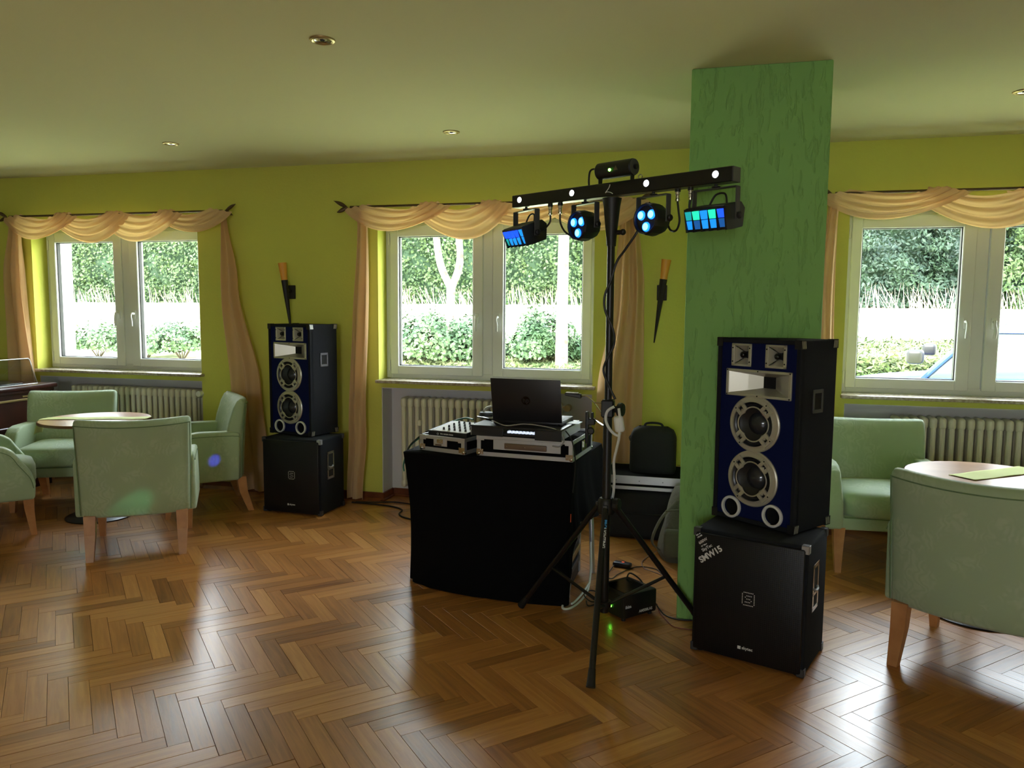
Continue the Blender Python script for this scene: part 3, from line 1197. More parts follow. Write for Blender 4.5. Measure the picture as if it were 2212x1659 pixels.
for i, g in enumerate(WINS):
    curtain_rod(g - (.22, .27, .20)[i], g + (1.73, 1.73, 1.73)[i], 'thin bronze curtain rod with leaf finials over the %s window' % ('left', 'middle', 'right')[i])
swag_curtain(0, 0, [G1 - .20, G1 + .30, G1 + .78, G1 + 1.25, G1 + 1.74], [.20, .23, .22, .17], 'peach swag curtain draped round the rod of the left window',
             left=dict(pleats=4, p=[(2.10, G1 - .17, .10), (1.6, G1 - .20, .21), (.02, G1 - .14, .33)]),
             right=dict(pleats=4, p=[(2.10, G1 + 1.73, .04), (1.6, G1 + 1.78, .15), (.8, G1 + 1.88, .27), (.02, G1 + 1.94, .30)]))
swag_curtain(0, 0, [G2 - .23, G2 + .32, G2 + .76, G2 + 1.22, G2 + 1.72], [.19, .25, .17, .21], 'peach swag curtain draped round the rod of the middle window',
             left=dict(pleats=3, p=[(2.10, G2 - .19, .09), (1.3, G2 - .21, .15), (.5, G2 - .23, .15), (.015, G2 - .27, .13)]),
             right=dict(pleats=4, p=[(2.10, G2 + 1.68, .10), (1.5, G2 + 1.68, .20), (.85, G2 + 1.65, .30), (.02, G2 + 1.64, .34)]))
swag_curtain(0, 0, [G3 - .21, G3 + .36, G3 + .86, G3 + 1.30, G3 + 1.75], [.17, .24, .18, .2], 'peach swag curtain draped round the rod of the right window',
             left=dict(pleats=3, p=[(2.10, G3 - .20, .06), (1.5, G3 - .22, .11), (.7, G3 - .23, .14), (.02, G3 - .24, .16)]),
             right=dict(pleats=4, p=[(2.10, G3 + 1.73, .05), (1.5, G3 + 1.78, .15), (.8, G3 + 1.88, .27), (.02, G3 + 1.9, .30)]))


# ================================================================== ARMCHAIRS
def armchair(label, loc, rz, group):
    t = thing('armchair', label, 'armchair', loc, rz, group)
    # backrest: thick shell, wrapped forward at the sides, flared and rolled back at the top
    prof = [(-.150, .40), (-.165, .50), (-.190, .62), (-.222, .72), (-.250, .772), (-.272, .788), (-.296, .780), (-.306, .755),
            (-.302, .70), (-.292, .60), (-.282, .45), (-.276, .32), (-.272, .245), (-.262, .232), (-.180, .232), (-.155, .30)]
    NP = len(prof)
    xs_ = [-1.0, -.995, -.975, -.94] + [-.85 + 1.7 * k / 10 for k in range(11)] + [.94, .975, .995, 1.0]
    sh = {1.0: .62, .995: .40, .975: .18, .94: .05}

    def back(u, v):
        k = int(round(u * (len(xs_) - 1)))
        xn = xs_[k]
        y, z = prof[int(round(v * NP)) % NP]
        q = sh.get(round(abs(xn), 3), 0)
        cy_, cz_ = -.235, .52
        # round the ends: pull the loop towards its middle line
        yc = -.225 - .06 * max(0, (z - .4)) / .4
        y = y + (yc - y) * q
        z = z + (min(max(z, .27), .75) - z) * min(1, q * 1.2)
        W = .286 + .012 * max(0, z - .23) / .56
        y = y + .055 * abs(xn) ** 2.2
        z = z - .014 * (1 - abs(xn) ** 2) * max(0, (z - .6)) / .19
        return (xn * W, y, z)
    t0 = MB()
    t0.grid(back, len(xs_) - 1, NP, wrapv=True, cap=True)
    t0.build('backrest', m_fab, t, 60)
    # piping along the rear edge of the back
    for s in (-1, 1):
        pts = []
        for (y, z) in prof[7:13]:
            W = .286 + .012 * (z - .23) / .56
            pts.append((s * W * .985, y + .050, z))
        MB().tube(pts, .0028, 6).build('piping', m_pipe, t)
    pts = [(xn * (.286 + .012 * (.755 - .23) / .56), -.3075 + .055 * abs(xn) ** 2.2, .752 - .014 * (1 - xn * xn)) for xn in [-.98 + 1.96 * k / 14 for k in range(15)]]
    MB().tube(pts, .0028, 6).build('piping', m_pipe, t)
    # arms: upholstered side panels with a rounded falling front
    side = [(-.205, .232), (-.212, .40), (-.215, .553), (-.17, .566), (.05, .570), (.115, .560), (.160, .530), (.190, .480), (.225, .430),
            (.252, .385), (.264, .33), (.262, .26), (.255, .232)]
    for s in (-1, 1):
        b = MB().prism(side, .228 * s, .312 * s, axis='x', bev=.026, seg=3)
        a = b.build('arm', m_fab, t, 60)
        pts = spline([(s * .3125, y * 1.0 - .01 * (y > 0), z - .028 * (z > .3)) for (y, z) in side[2:11]], 3)
        pts = [p for p in pts if p.z < .56]
        MB().tube(pts, .0022, 6).build('piping', m_pipe, a)
    # seat cushion and front rail
    def seat(u, v):
        a = u * 2 * PI
        # superellipse ring layers
        lay = [(.0, .30), (.90, .30), (1.0, .325), (1.0, .395), (.955, .424), (.80, .440), (.45, .452), (.0, .456)]
        r, z = lay[int(round(v * 7))]
        c, s_ = cos(a), sin(a)
        n_ = .38
        x = .232 * r * math.copysign(abs(c) ** n_, c)
        y = .035 + .235 * r * math.copysign(abs(s_) ** n_, s_)
        if y > .2:
            y += .012 * (1 - (x / .24) ** 2)
        return (x, y, z)
    MB().grid(seat, 48, 7, wrapu=True).build('seat', m_fab, t, 70)
    MB().box(-.235, .235, -.20, .252, .232, .305, bev=.014, seg=2).build('seat_rail', m_fab, t)
    MB().tube([(-.225, .266, .304), (0, .274, .304), (.225, .266, .304)], .003, 6).build('piping', m_pipe, t)
    # legs
    for s in (-1, 1):
        b = MB()
        pr = [(.245, .030, .0), (.16, .025, .003), (.08, .020, .012), (.0, .0155, .022)]
        for (za, ra, da), (zb, rb, db) in zip(pr, pr[1:]):
            b.hexa([(s * .245 - rb, .225 + db - rb, zb), (s * .245 + rb, .225 + db - rb, zb), (s * .245 + rb, .225 + db + rb, zb), (s * .245 - rb, .225 + db + rb, zb)],
                   [(s * .245 - ra, .225 + da - ra, za), (s * .245 + ra, .225 + da - ra, za), (s * .245 + ra, .225 + da + ra, za), (s * .245 - ra, .225 + da + ra, za)])
        b.build('leg', m_leg, t, 20)
        b = MB()
        pr = [(.245, .030, .0), (.14, .027, -.012), (.0, .019, -.060)]
        for (za, ra, da), (zb, rb, db) in zip(pr, pr[1:]):
            b.hexa([(s * .235 - rb, -.225 + db - rb, zb), (s * .235 + rb, -.225 + db - rb, zb), (s * .235 + rb, -.225 + db + rb, zb), (s * .235 - rb, -.225 + db + rb, zb)],
                   [(s * .235 - ra, -.225 + da - ra, za), (s * .235 + ra, -.225 + da - ra, za), (s * .235 + ra, -.225 + da + ra, za), (s * .235 - ra, -.225 + da + ra, za)])
        b.build('leg', m_leg, t, 20)
    return t


GL, GR = 'green armchairs round the left table', 'green armchairs round the right table'
ch = armchair('pale green armchair with its back to the camera at the left table', (-3.235, 3.775, 0), math.radians(34.4), GL)
dup(ch, (-4.44, 4.44, 0), math.radians(205), 'pale green armchair facing the camera beside the dark wooden cabinet')
dup(ch, (-3.43, 4.60, 0), math.radians(133), 'pale green armchair seen from its side, next to the left speaker tower')
dup(ch, (-4.34, 3.715, 0), math.radians(-41), 'pale green armchair cut off by the left edge of the picture')
dup(ch, (.93, 4.62, 0), math.radians(184), 'pale green armchair facing the camera behind the right speaker tower', GR)
dup(ch, (1.095, 3.36, 0), math.radians(-31), 'large shaded armchair with its back to the camera at the right edge', GR)
dup(ch, (1.86, 4.50, 0), math.radians(90), 'armchair beyond the right table of which only the arm shows', GR)


# ================================================================== ROUND TABLES
def round_table(x, y, label, rl, run):
    t = thing('round_table', label, 'table', (x, y, 0), 0, 'round beech bistro tables')
    MB().lathe([(0, .64), (.30, .64), (.331, .642), (.336, .650), (.331, .6595), (.0, .6595)], 48).build('table_top', m_table, t)
    MB().lathe([(.3362, .642), (.3378, .646), (.3378, .655), (.3362, .658)], 48).build('edge_band', m_edge, t)
    MB().cyl((0, 0, .02), (0, 0, .64), .028, n=20).build('pedestal', m_blackpaint, t)
    MB().lathe([(0, .0), (.205, .0), (.208, .008), (.19, .016), (.06, .026), (.0, .03)], 36).build('base_plate', m_blackpaint, t)
    # runner
    ang, half, ln0, ln1, drop = run
    r = thing('table_runner', rl, 'runner', (x, y, .6605), ang, 'lime table runners')

    def f(u, v):
        s = -ln0 + (ln0 + ln1) * u
        tt = (v - .5) * 2 * half
        e = math.sqrt(max(.0, .336 ** 2 - tt * tt))
        z = .0015 + .0012 * sin(s * 23 + tt * 9)
        if s < -e:
            k = -e - s
            z -= k * .92
            s = -e - k * .30 - .003
        return (s, tt, z)
    o = MB().grid(f, 60, 10).build('cloth_strip', m_runner, r, 60)
    md = o.modifiers.new('thick', 'SOLIDIFY')
    md.thickness = .0012
    md.offset = 1
    return t


round_table(-3.93, 4.20, 'round beech table between the left armchairs', 'pale lime runner hanging over the left table edge', (math.radians(20), .055, .44, .34, .1))
round_table(1.24, 3.90, 'round beech table between the right armchairs', 'pale lime runner lying across the right table', (math.radians(38), .065, .16, .33, 0))

# ================================================================== DARK WOODEN CABINET WITH ACRYLIC HOOD
t = thing('display_cabinet', 'polished mahogany cabinet at the left edge, brass strip under its lid', 'cabinet', (0, 0, 0))
cx1, cy0, cy1 = -5.02, 3.55, 4.93
MB().box(cx1 - .50, cx1, cy0, cy1, .06, .745, bev=.006).build('body', m_mahog, t)
MB().box(cx1 - .53, cx1 + .035, cy0 - .03, cy1 + .03, .765, .80, bev=.010, seg=2).box(cx1 - .51, cx1 + .018, cy0 - .01, cy1 + .012, .742, .768, bev=.005).build('lid', m_mahog, t)
for (ya, yb) in ((3.6, 3.98), (3.995, 4.42), (4.435, 4.88)):
    MB().box(cx1 + .001, cx1 + .010, ya, yb, .685, .702, bev=.003).build('brass_strip', m_brass, t)
MB().box(cx1 + .001, cx1 + .006, 4.66, 4.72, .712, .724).build('lock_plate', m_brass, t)
MB().box(cx1 - .0, cx1 + .016, cy0, cy1, .48, .50, bev=.005).box(cx1, cx1 + .022, cy0, cy1, .405, .418, bev=.004).box(cx1, cx1 + .012, cy0, cy1, .385, .397, bev=.004).build('moulding', m_mahog, t)
MB().box(cx1 - .48, cx1 - .02, cy0 + .02, cy1 - .02, 0, .062).build('plinth', m_mahog, t)
hd = thing('acrylic_hood', 'clear acrylic cover with rounded slanting end on the mahogany cabinet', 'display cover', (0, 0, 0))
hood = MB()
P_ = [(3.62, .8005), (4.86, .8005), (4.80, .985), (4.785, .998), (3.70, .998), (3.68, .985)]
for xx in (cx1 - .06, cx1 - .45):
    hood.prism(P_, xx - .003, xx + .003, axis='x')
for (a, c) in ((1, 2), (2, 3), (3, 4), (4, 5), (5, 0)):
    ya, za = P_[a]
    yb, zb = P_[c]
    nn = Vector((0, -(zb - za), yb - ya)).normalized() * .004
    hood.hexa([(cx1 - .45, ya, za), (cx1 - .06, ya, za), (cx1 - .06, ya + nn.y, za + nn.z), (cx1 - .45, ya + nn.y, za + nn.z)],
              [(cx1 - .45, yb, zb), (cx1 - .06, yb, zb), (cx1 - .06, yb + nn.y, zb + nn.z), (cx1 - .45, yb + nn.y, zb + nn.z)])
hood.build('hood', m_acryl, hd, 20)
m_acedge = mat('polished_acrylic_edge', srgb(225, 230, 230), .15)
e = MB()
for xx in (cx1 - .06, cx1 - .45):
    e.tube([(xx, y, z) for y, z in P_[:5]], .004, 6)
e.build('polished_edge', m_acedge, hd)
MB().box(cx1 - .43, cx1 - .08, 3.7, 4.75, .8005, .812, bev=.003).build('dark_mat', m_blackpaint, hd)


# ================================================================== SPEAKERS
def stamp(x, y, z):
    """text plane standing up and facing -y"""
    return T(x, y, z) @ RX(PI / 2)


def subwoofer(label, loc, rz, printed):
    w_, d_, h_ = .449, .326, .518
    t = thing('subwoofer', label, 'speaker', (loc[0], loc[1], 0), rz, 'black carpeted subwoofers')
    MB().box(0, w_, .012, d_, .006, h_, bev=.012, seg=3).build('cabinet', m_carpet, t)
    g = MB().box(.010, w_ - .010, -.002, .014, .016, h_ - .012, bev=.008, seg=2).build('grille', m_grille, t)
    # corner protectors
    for cx in (0, w_):
        for cz in (.006, h_):
            for cy in (.012, d_):
                sx, sz, sy = (1 if cx == 0 else -1), (1 if cz < .1 else -1), (1 if cy < .1 else -1)
                b = MB()
                q = .0025
                b.box(min(cx - sx * q, cx + sx * .026), max(cx - sx * q, cx + sx * .026), min(cy - sy * q, cy + sy * .026), max(cy - sy * q, cy + sy * .026), min(cz - sz * q, cz + sz * .002), max(cz - sz * q, cz + sz * .002), bev=.001)
                b.box(min(cx - sx * q, cx + sx * .002), max(cx - sx * q, cx + sx * .002), min(cy - sy * q, cy + sy * .026), max(cy - sy * q, cy + sy * .026), min(cz - sz * q, cz + sz * .030), max(cz - sz * q, cz + sz * .030), bev=.001)
                b.box(min(cx - sx * q, cx + sx * .026), max(cx - sx * q, cx + sx * .026), min(cy - sy * q, cy + sy * .002), max(cy - sy * q, cy + sy * .002), min(cz - sz * q, cz + sz * .030), max(cz - sz * q, cz + sz * .030), bev=.001)
                b.build('corner_protector', m_gmetal if cy > .1 or not (cx > 0 and cz > .1) else m_alu, t)
    # recessed bar handle on each side
    for sx, x in ((1, w_), (-1, 0)):
        ha = MB()
        y0, y1, z0, z1 = .095, .185, .235, .425
        e = .0035 * sx
        for (a, c, p, q) in ((y0, y0 + .016, z0, z1), (y1 - .016, y1, z0, z1), (y0, y1, z0, z0 + .018), (y0, y1, z1 - .018, z1), (y0, y1, .298, .312)):
            ha.box(min(x, x + e), max(x, x + e), a, c, p, q, bev=.001)
        ho = ha.build('handle_plate', m_chrome, t)
        MB().box(min(x, x + e * .3), max(x, x + e * .3), y0 + .014, y1 - .014, z0 + .016, z1 - .016).build('handle_cavity', m_dark, ho)
        MB().tube(spline([(x + e, y0 + .02, .325), (x + e * 2.2, y0 + .03, .318), (x + e * 2.2, y1 - .03, .318), (x + e, y1 - .02, .325)], 4), .005, 8).build('grip_bar', m_alu, ho)
    for fx in (.03, w_ - .03):
        for fy in (.04, d_ - .04):
            MB().cyl((fx, fy, 0), (fx, fy, .008), .014, n=12).build('foot', m_rubber, t)
    # dotted round-cornered S emblem
    dots = []
    cx, cz, s = w_ * .52, h_ * .525, .0425
    n_ = 9
    for i in range(n_):
        for j in range(n_):
            x, z = (i / (n_ - 1) - .5) * 2, (j / (n_ - 1) - .5) * 2
            edge = max(abs(x), abs(z)) > .95 and not (abs(x) > .95 and abs(z) > .95)
            S = (abs(z - .5) < .13 and -.35 < x < .6) or (abs(z) < .13 and abs(x) < .5) or (abs(z + .5) < .13 and -.6 < x < .35) or (abs(x + .5) < .13 and .1 < z < .45) or (abs(x - .5) < .13 and -.45 < z < -.1)
            if edge or S:
                dots.append((cx + x * s * .55, cz + z * s * .6))
    b = MB()
    for x, z in dots:
        b.cyl((x, -.0024, z), (x, -.0031, z), .0021, n=6)
    o = b.build('emblem_dots', m_print, g, 0)
    o['kind'] = 'stuff'
    b = MB()
    bx, bz = w_ * .44, .062
    b.box(bx, bx + .013, -.0034, -.0022, bz, bz + .013, bev=.001)
    b.build('badge', m_print, g)
    text_mesh('badge_lettering', 'skytec', .017, m_print, g, stamp(bx + .017, -.0026, bz + .002), bold=.0003)
    if printed:
        for body, size, x, z in (('SMW15', .034, .038, .381), ('SkyTec', .0175, .043, .428), ('15" 38cm', .0075, .037, .446), ('600W', .0165, .029, .456), ('178.788', .0075, .020, .480), ('Ref. nr.', .0075, .015, .489)):
            text_mesh('print_line', body, size, m_print, g, T(x, -.0026, z) @ RY(-math.radians(38)) @ RX(PI / 2), bold=.0011 if size > .02 else .0003)
    return t


subwoofer('black subwoofer at the foot of the pillar, white diagonal lettering in its corner', (-.043, 3.15), math.radians(-20), True)
subwoofer('black subwoofer under the left speaker tower, between armchair and curtain', (-2.952, 4.599), math.radians(-2.6), False)


def ring_part(r0, r1, y0, y1, n=40):
    b = MB()
    b.lathe([(r0, y0), (r1 - .004, y0), (r1, y0 + .003), (r1, y1), (r0, y1), (r0, y0)], n, M=RX(PI / 2))
    return b


BAFFLE = {}


def top_speaker(label, loc, rz):
    w_, d_, h_ = .385, .268, .765
    t = thing('speaker_cabinet', label, 'speaker', loc, rz, 'blue fronted speaker towers')
    cab = MB()
    fr = .018
    for (a, c, y0, y1, p, q) in ((0, .014, .010, d_, 0, h_), (w_ - .014, w_, .010, d_, 0, h_), (.012, w_ - .012, .010, d_, 0, .014), (.012, w_ - .012, .010, d_, h_ - .014, h_), (.012, w_ - .012, d_ - .014, d_, .012, h_ - .012)):
        cab.box(a, c, y0, y1, p, q, bev=.003)
    for (a, c, p, q) in ((0, fr, 0, h_), (w_ - fr, w_, 0, h_), (fr - .002, w_ - fr + .002, 0, fr), (fr - .002, w_ - fr + .002, h_ - fr, h_)):
        cab.box(a, c, -.004, .03, p, q, bev=.003)
    cab.build('cabinet', m_carpet, t)
    if 'baffle' not in BAFFLE:
        bo = MB().box(fr - .001, w_ - fr + .001, .004, .016, fr - .001, h_ - fr + .001).build('baffle', m_blue, None, 0)
        cut = MB()
        for ux in (.30, .715):
            cut.box(w_ * ux - .036, w_ * ux + .036, -.02, .05, h_ * .912 - .038, h_ * .912 + .038)
        cut.box(w_ * .515 - .139, w_ * .515 + .139, -.02, .05, h_ * .762 - .046, h_ * .762 + .046)
        for uz in (.545, .248):
            cut.cyl((w_ * .49, -.02, h_ * uz), (w_ * .49, .05, h_ * uz), .096, n=48)
        for ux in (.235, .745):
            cut.cyl((w_ * ux, -.02, h_ * .069), (w_ * ux, .05, h_ * .069), .0365, n=32)
        co_ = cut.build('cutter', m_blue, None, 0)
        md = bo.modifiers.new('cut', 'BOOLEAN')
        md.object = co_
        md.operation = 'DIFFERENCE'
        md.solver = 'EXACT'
        bpy.context.view_layer.update()
        me_ = bpy.data.meshes.new_from_object(bo.evaluated_get(bpy.context.evaluated_depsgraph_get()))
        bpy.data.objects.remove(bo, do_unlink=True)
        bpy.data.objects.remove(co_, do_unlink=True)
        BAFFLE['baffle'] = me_
    bo = bpy.data.objects.new('baffle', BAFFLE['baffle'])
    COL.objects.link(bo)
    bo.parent = t
    # two bullet tweeters
    for ux in (.30, .715):
        cx, cz = w_ * ux, h_ * .912
        s = .047
        b = MB()
        for (a, c, p, q) in ((-s, -s * .72, -s, s), (s * .72, s, -s, s), (-s, s, s * .80, s), (-s, s, -s, -s * .80)):
            b.box(cx + a, cx + c, -.003, .006, cz + p, cz + q, bev=.0015)
        tw = b.build('tweeter', m_silver, t)
        for sg in (1, -1):
            def fl_(u, v, cx=cx, cz=cz, sg=sg):
                x = (u - .5) * 2 * s * .74
                bulge = s * (.80 - .52 * v * (1 - (abs(u - .5) * 2) ** 2 * .55))
                return (cx + x * (1 - .25 * v), .002 + .030 * v, cz + sg * bulge)
            MB().grid(fl_, 12, 6).build('flare', m_silver, tw)
        for sg in (1, -1):
            MB().hexa([(cx + sg * s * .74, -.001, cz - s * .8), (cx + sg * s * .3, .032, cz - s * .3), (cx + sg * s * .3, .032, cz + s * .3), (cx + sg * s * .74, -.001, cz + s * .8)],
                      [(cx + sg * s * .76, .0, cz - s * .8), (cx + sg * s * .31, .034, cz - s * .3), (cx + sg * s * .31, .034, cz + s * .3), (cx + sg * s * .76, .0, cz + s * .8)]).build('flare', m_silver, tw)
        MB().box(cx - s * .74, cx + s * .74, .0335, .036, cz - s * .8, cz + s * .8).build('throat', m_dark, tw)
        MB().sphere((cx, .012, cz), .0135, 16).build('bullet', m_logo, tw)
        for a in (-1, 1):
            for c in (-1, 1):
                MB().cyl((cx + a * s * .86, -.005, cz + c * s * .60), (cx + a * s * .86, .0, cz + c * s * .60), .003, n=8).build('screw', m_dark, tw)
    # horn
    cx, cz, hw, hh = w_ * .515, h_ * .762, .152, .056
    b = MB()
    f_ = .014
    for (a, c, p, q) in ((-hw, -hw + f_, -hh, hh), (hw - f_, hw, -hh, hh), (-hw, hw, hh - f_ * .8, hh), (-hw, hw, -hh, -hh + f_ * .8)):
        b.box(cx + a, cx + c, -.004, .006, cz + p, cz + q, bev=.002)
    hn = b.build('horn', m_silver, t)

    def horn(pts):
        bb = MB()
        for (xa, ya, za), (xb, yb, zb) in zip(pts, pts[1:]):
            for q in range(4):
                def cr(x, z, q):
                    return ((x, z), (x, -z), (-x, -z), (-x, z))[q % 4]
                p1, p2 = cr(xa, za, q), cr(xa, za, q + 1)
                p3, p4 = cr(xb, zb, q + 1), cr(xb, zb, q)
                m = bb.bm
                vs = [m.verts.new((cx + p[0] + dx, yy, cz + p[1])) for p, yy, dx in ((p1, ya, 0), (p2, ya, 0), (p3, yb, 0), (p4, yb, 0))]
                m.faces.new(vs)
        return bb
    bb = horn([(hw - f_, -.002, hh - f_ * .8), (hw * .50, .045, hh * .60), (hw * .18, .085, hh * .42)])
    bb.build('flare', m_silver, hn, 0)
    MB().box(cx - hw * .19, cx + hw * .19, .084, .088, cz - hh * .45, cz + hh * .45).build('throat', m_dark, hn)
    for a in (-1, 0, 1):
        for c in (-1, 1):
            MB().cyl((cx + a * (hw - .007), -.006, cz + c * (hh - .0055)), (cx + a * (hw - .007), 0, cz + c * (hh - .0055)), .0028, n=8).build('screw', m_dark, hn)
    # woofers
    for uz in (.545, .248):
        cx, cz = w_ * .49, h_ * uz
        Mw = T(cx, 0, cz)
        ro = .117
        wo = MB().lathe([(.092, .016), (.092, .008), (.104, .005), (.112, .006), (ro, .002), (ro, -.004)], 48, M=Mw @ RX(PI / 2)).build('woofer', m_silver, t)
        MB().lathe([(.0, -.036), (.03, -.034), (.088, -.008), (.096, -.001), (.096, .004)], 40, M=Mw @ RX(PI / 2)).build('cone', m_cone, wo)
        MB().lathe([(.088, -.004), (.084, .002), (.077, .0), (.074, -.006)], 40, M=Mw @ RX(PI / 2)).build('surround', m_rubber, wo)
        MB().lathe([(.045, -.026), (.038, -.018), (.018, -.006), (.0, -.001)], 32, M=Mw @ RX(PI / 2)).build('dust_cap', m_capm, wo)
        # four-armed trim: pinched ring and slotted arms

        def trim(u, v):
            a = u * 2 * PI
            c4 = abs(cos(2 * a))          # 1 on the axes, 0 on the diagonals
            rin = .060 + .010 * (1 - c4) * -1 + .006 * c4
            rin = .058 + .010 * (max(abs(cos(a)), abs(sin(a))) - .707) / .293
            ro_ = rin + .007 + .018 * max(0, 1 - c4 * 2.2)
            r = rin + (ro_ - rin) * v
            return (cx + r * cos(a), -.0095 - .002 * sin(PI * v), cz + r * sin(a))
        o = MB().grid(trim, 64, 3, wrapu=True).build('trim_ring', m_silver, wo)
        md = o.modifiers.new('thick', 'SOLIDIFY')
        md.thickness = .006
        md.offset = -1
        for k in range(4):
            A = T(cx, 0, cz) @ RY(PI / 4 + k * PI / 2)
            arm = MB()
            for (x0, x1, z0, z1) in ((.066, .106, -.024, -.009), (.066, .106, .009, .024), (.066, .073, -.010, .010), (.097, .106, -.010, .010)):
                arm.box(x0, x1, -.0125, -.004, z0, z1, bev=.001)
            ao = arm.build('arm', m_silver, wo)
            ao.data.transform(A)
            so_ = MB().cyl((.1, -.0135, .016), (.1, -.011, .016), .003, n=8).build('screw', m_dark, wo)
            so_.data.transform(A)
    # ports
    for ux in (.235, .745):
        cx, cz = w_ * ux, h_ * .069
        po = MB().lathe([(.036, -.006), (.036, .006), (.039, .0085), (.044, .0075), (.0465, .004), (.0465, -.005)], 32, M=T(cx, .0, cz) @ RX(PI / 2)).build('port', m_print, t)
        MB().lathe([(.0, -.10), (.0362, -.10), (.0368, .0)], 28, M=T(cx, .0, cz) @ RX(PI / 2)).build('port_cavity', m_dark, po)
    # side handles and ridged corners
    for sx, x in ((1, w_), (-1, 0)):
        e = .0035 * sx
        y0, y1, z0, z1 = .095, .172, h_ * .62, h_ * .62 + .095
        b = MB()
        for (a, c, p, q) in ((y0, y0 + .013, z0, z1), (y1 - .013, y1, z0, z1), (y0, y1, z0, z0 + .015), (y0, y1, z1 - .015, z1)):
            b.box(min(x, x + e), max(x, x + e), a, c, p, q, bev=.001)
        ho = b.build('handle_plate', m_gmetal, t)
        MB().box(min(x, x + e * .3), max(x, x + e * .3), y0 + .011, y1 - .011, z0 + .013, z1 - .013).build('handle_cavity', m_dark, ho)
    for cx in (0, w_):
        for cz in (0, h_):
            for cy in (-.004, d_):
                sx, sz, sy = (1 if cx == 0 else -1), (1 if cz < .1 else -1), (1 if cy < .1 else -1)

                def bb(b, dx, dy, dz, q=.0022):
                    b.box(min(cx - sx * q, cx + sx * dx), max(cx - sx * q, cx + sx * dx), min(cy - sy * q, cy + sy * dy), max(cy - sy * q, cy + sy * dy),
                          min(cz - sz * q, cz + sz * dz), max(cz - sz * q, cz + sz * dz))
                b = MB()
                bb(b, .026, .034, .001)
                bb(b, .001, .034, .034)
                bb(b, .026, .001, .034)
                co = b.build('corner_protector', m_blackpl, t, 0)
                b = MB()
                for k in range(3):
                    o_ = .003 + k * .0105
                    xq = cx - sx * .0028
                    b.hexa([(xq, cy + sy * o_, cz + sz * .002), (xq, cy + sy * (o_ + .0045), cz + sz * .002), (xq + sx * .001, cy + sy * (o_ + .0045), cz + sz * .002), (xq + sx * .001, cy + sy * o_, cz + sz * .002)],
                           [(xq, cy + sy * (o_ + .006), cz + sz * .031), (xq, cy + sy * (o_ + .0105), cz + sz * .031), (xq + sx * .001, cy + sy * (o_ + .0105), cz + sz * .031), (xq + sx * .001, cy + sy * (o_ + .006), cz + sz * .031)])
                o = b.build('ridges', m_silver, co, 0)
                o['kind'] = 'stuff'
    for fx in (.04, w_ - .04):
        for fy in (.04, d_ - .04):
            MB().cyl((fx, fy, -.004), (fx, fy, .003), .012, n=10).build('foot', m_rubber, t)
    return t


top_speaker('tall blue-fronted speaker standing on the subwoofer by the green pillar', (.034, 3.381, .5225), math.radians(-36.9))
top_speaker('tall blue-fronted speaker on the left subwoofer, under a wall lamp', (-2.997, 4.791, .5225), math.radians(-14.2))

# ================================================================== LIGHTING STAND
SX, SY = -.405, 3.18
t = thing('lighting_stand', 'black telescopic tripod stand carrying the light bar', 'tripod stand', (SX, SY, 0), 0)
MB().cyl((0, 0, .115), (0, 0, 1.0), .0185, n=20).build('lower_tube', m_bmetal, t)
MB().cyl((0, 0, .99), (0, 0, 1.80), .0155, n=20).build('upper_tube', m_bmetal, t)
MB().box(-.026, .026, -.026, .026, .955, 1.03, bev=.006).tube([(.02, 0, .99), (.045, -.01, .99)], .014, 10).build('clamp_collar', m_blackpl, t)
MB().lathe([(0, 0), (.022, 0), (.029, .005), (.03, .018), (.026, .024), (0, .026)], 12, M=T(.042, -.012, .99) @ RY(PI / 2) @ RX(.3)).build('clamp_knob', m_blackpl, t)
MB().tube([(-.02, -.01, 1.015), (-.055, -.012, 1.016)], .003, 6).build('locking_pin', m_chrome, t)
MB().lathe([(.0, .545), (.032, .545), (.036, .555), (.036, .60), (.028, .612), (.0, .612)], 20).build('hub', m_blackpl, t)
MB().lathe([(0, 0), (.022, 0), (.028, .006), (.028, .022), (.022, .028), (0, .029)], 10, M=T(.032, -.012, .59) @ RY(PI / 2) @ RX(.3)).build('hub_knob', m_blackpl, t)
MB().lathe([(.0, .135), (.028, .135), (.030, .145), (.028, .165), (.0, .165)], 16).build('lower_collar', m_blackpl, t)
MB().lathe([(0, 1.66), (.019, 1.66), (.022, 1.70), (.034, 1.82), (.040, 1.852), (0, 1.852)], 20).build('top_adapter', m_blackpl, t)
MB().cyl((.018, 0, 1.715), (.045, -.012, 1.715), .010, n=10).sphere((.048, -.012, 1.715), .013, 10).build('adapter_screw', m_blackpl, t)
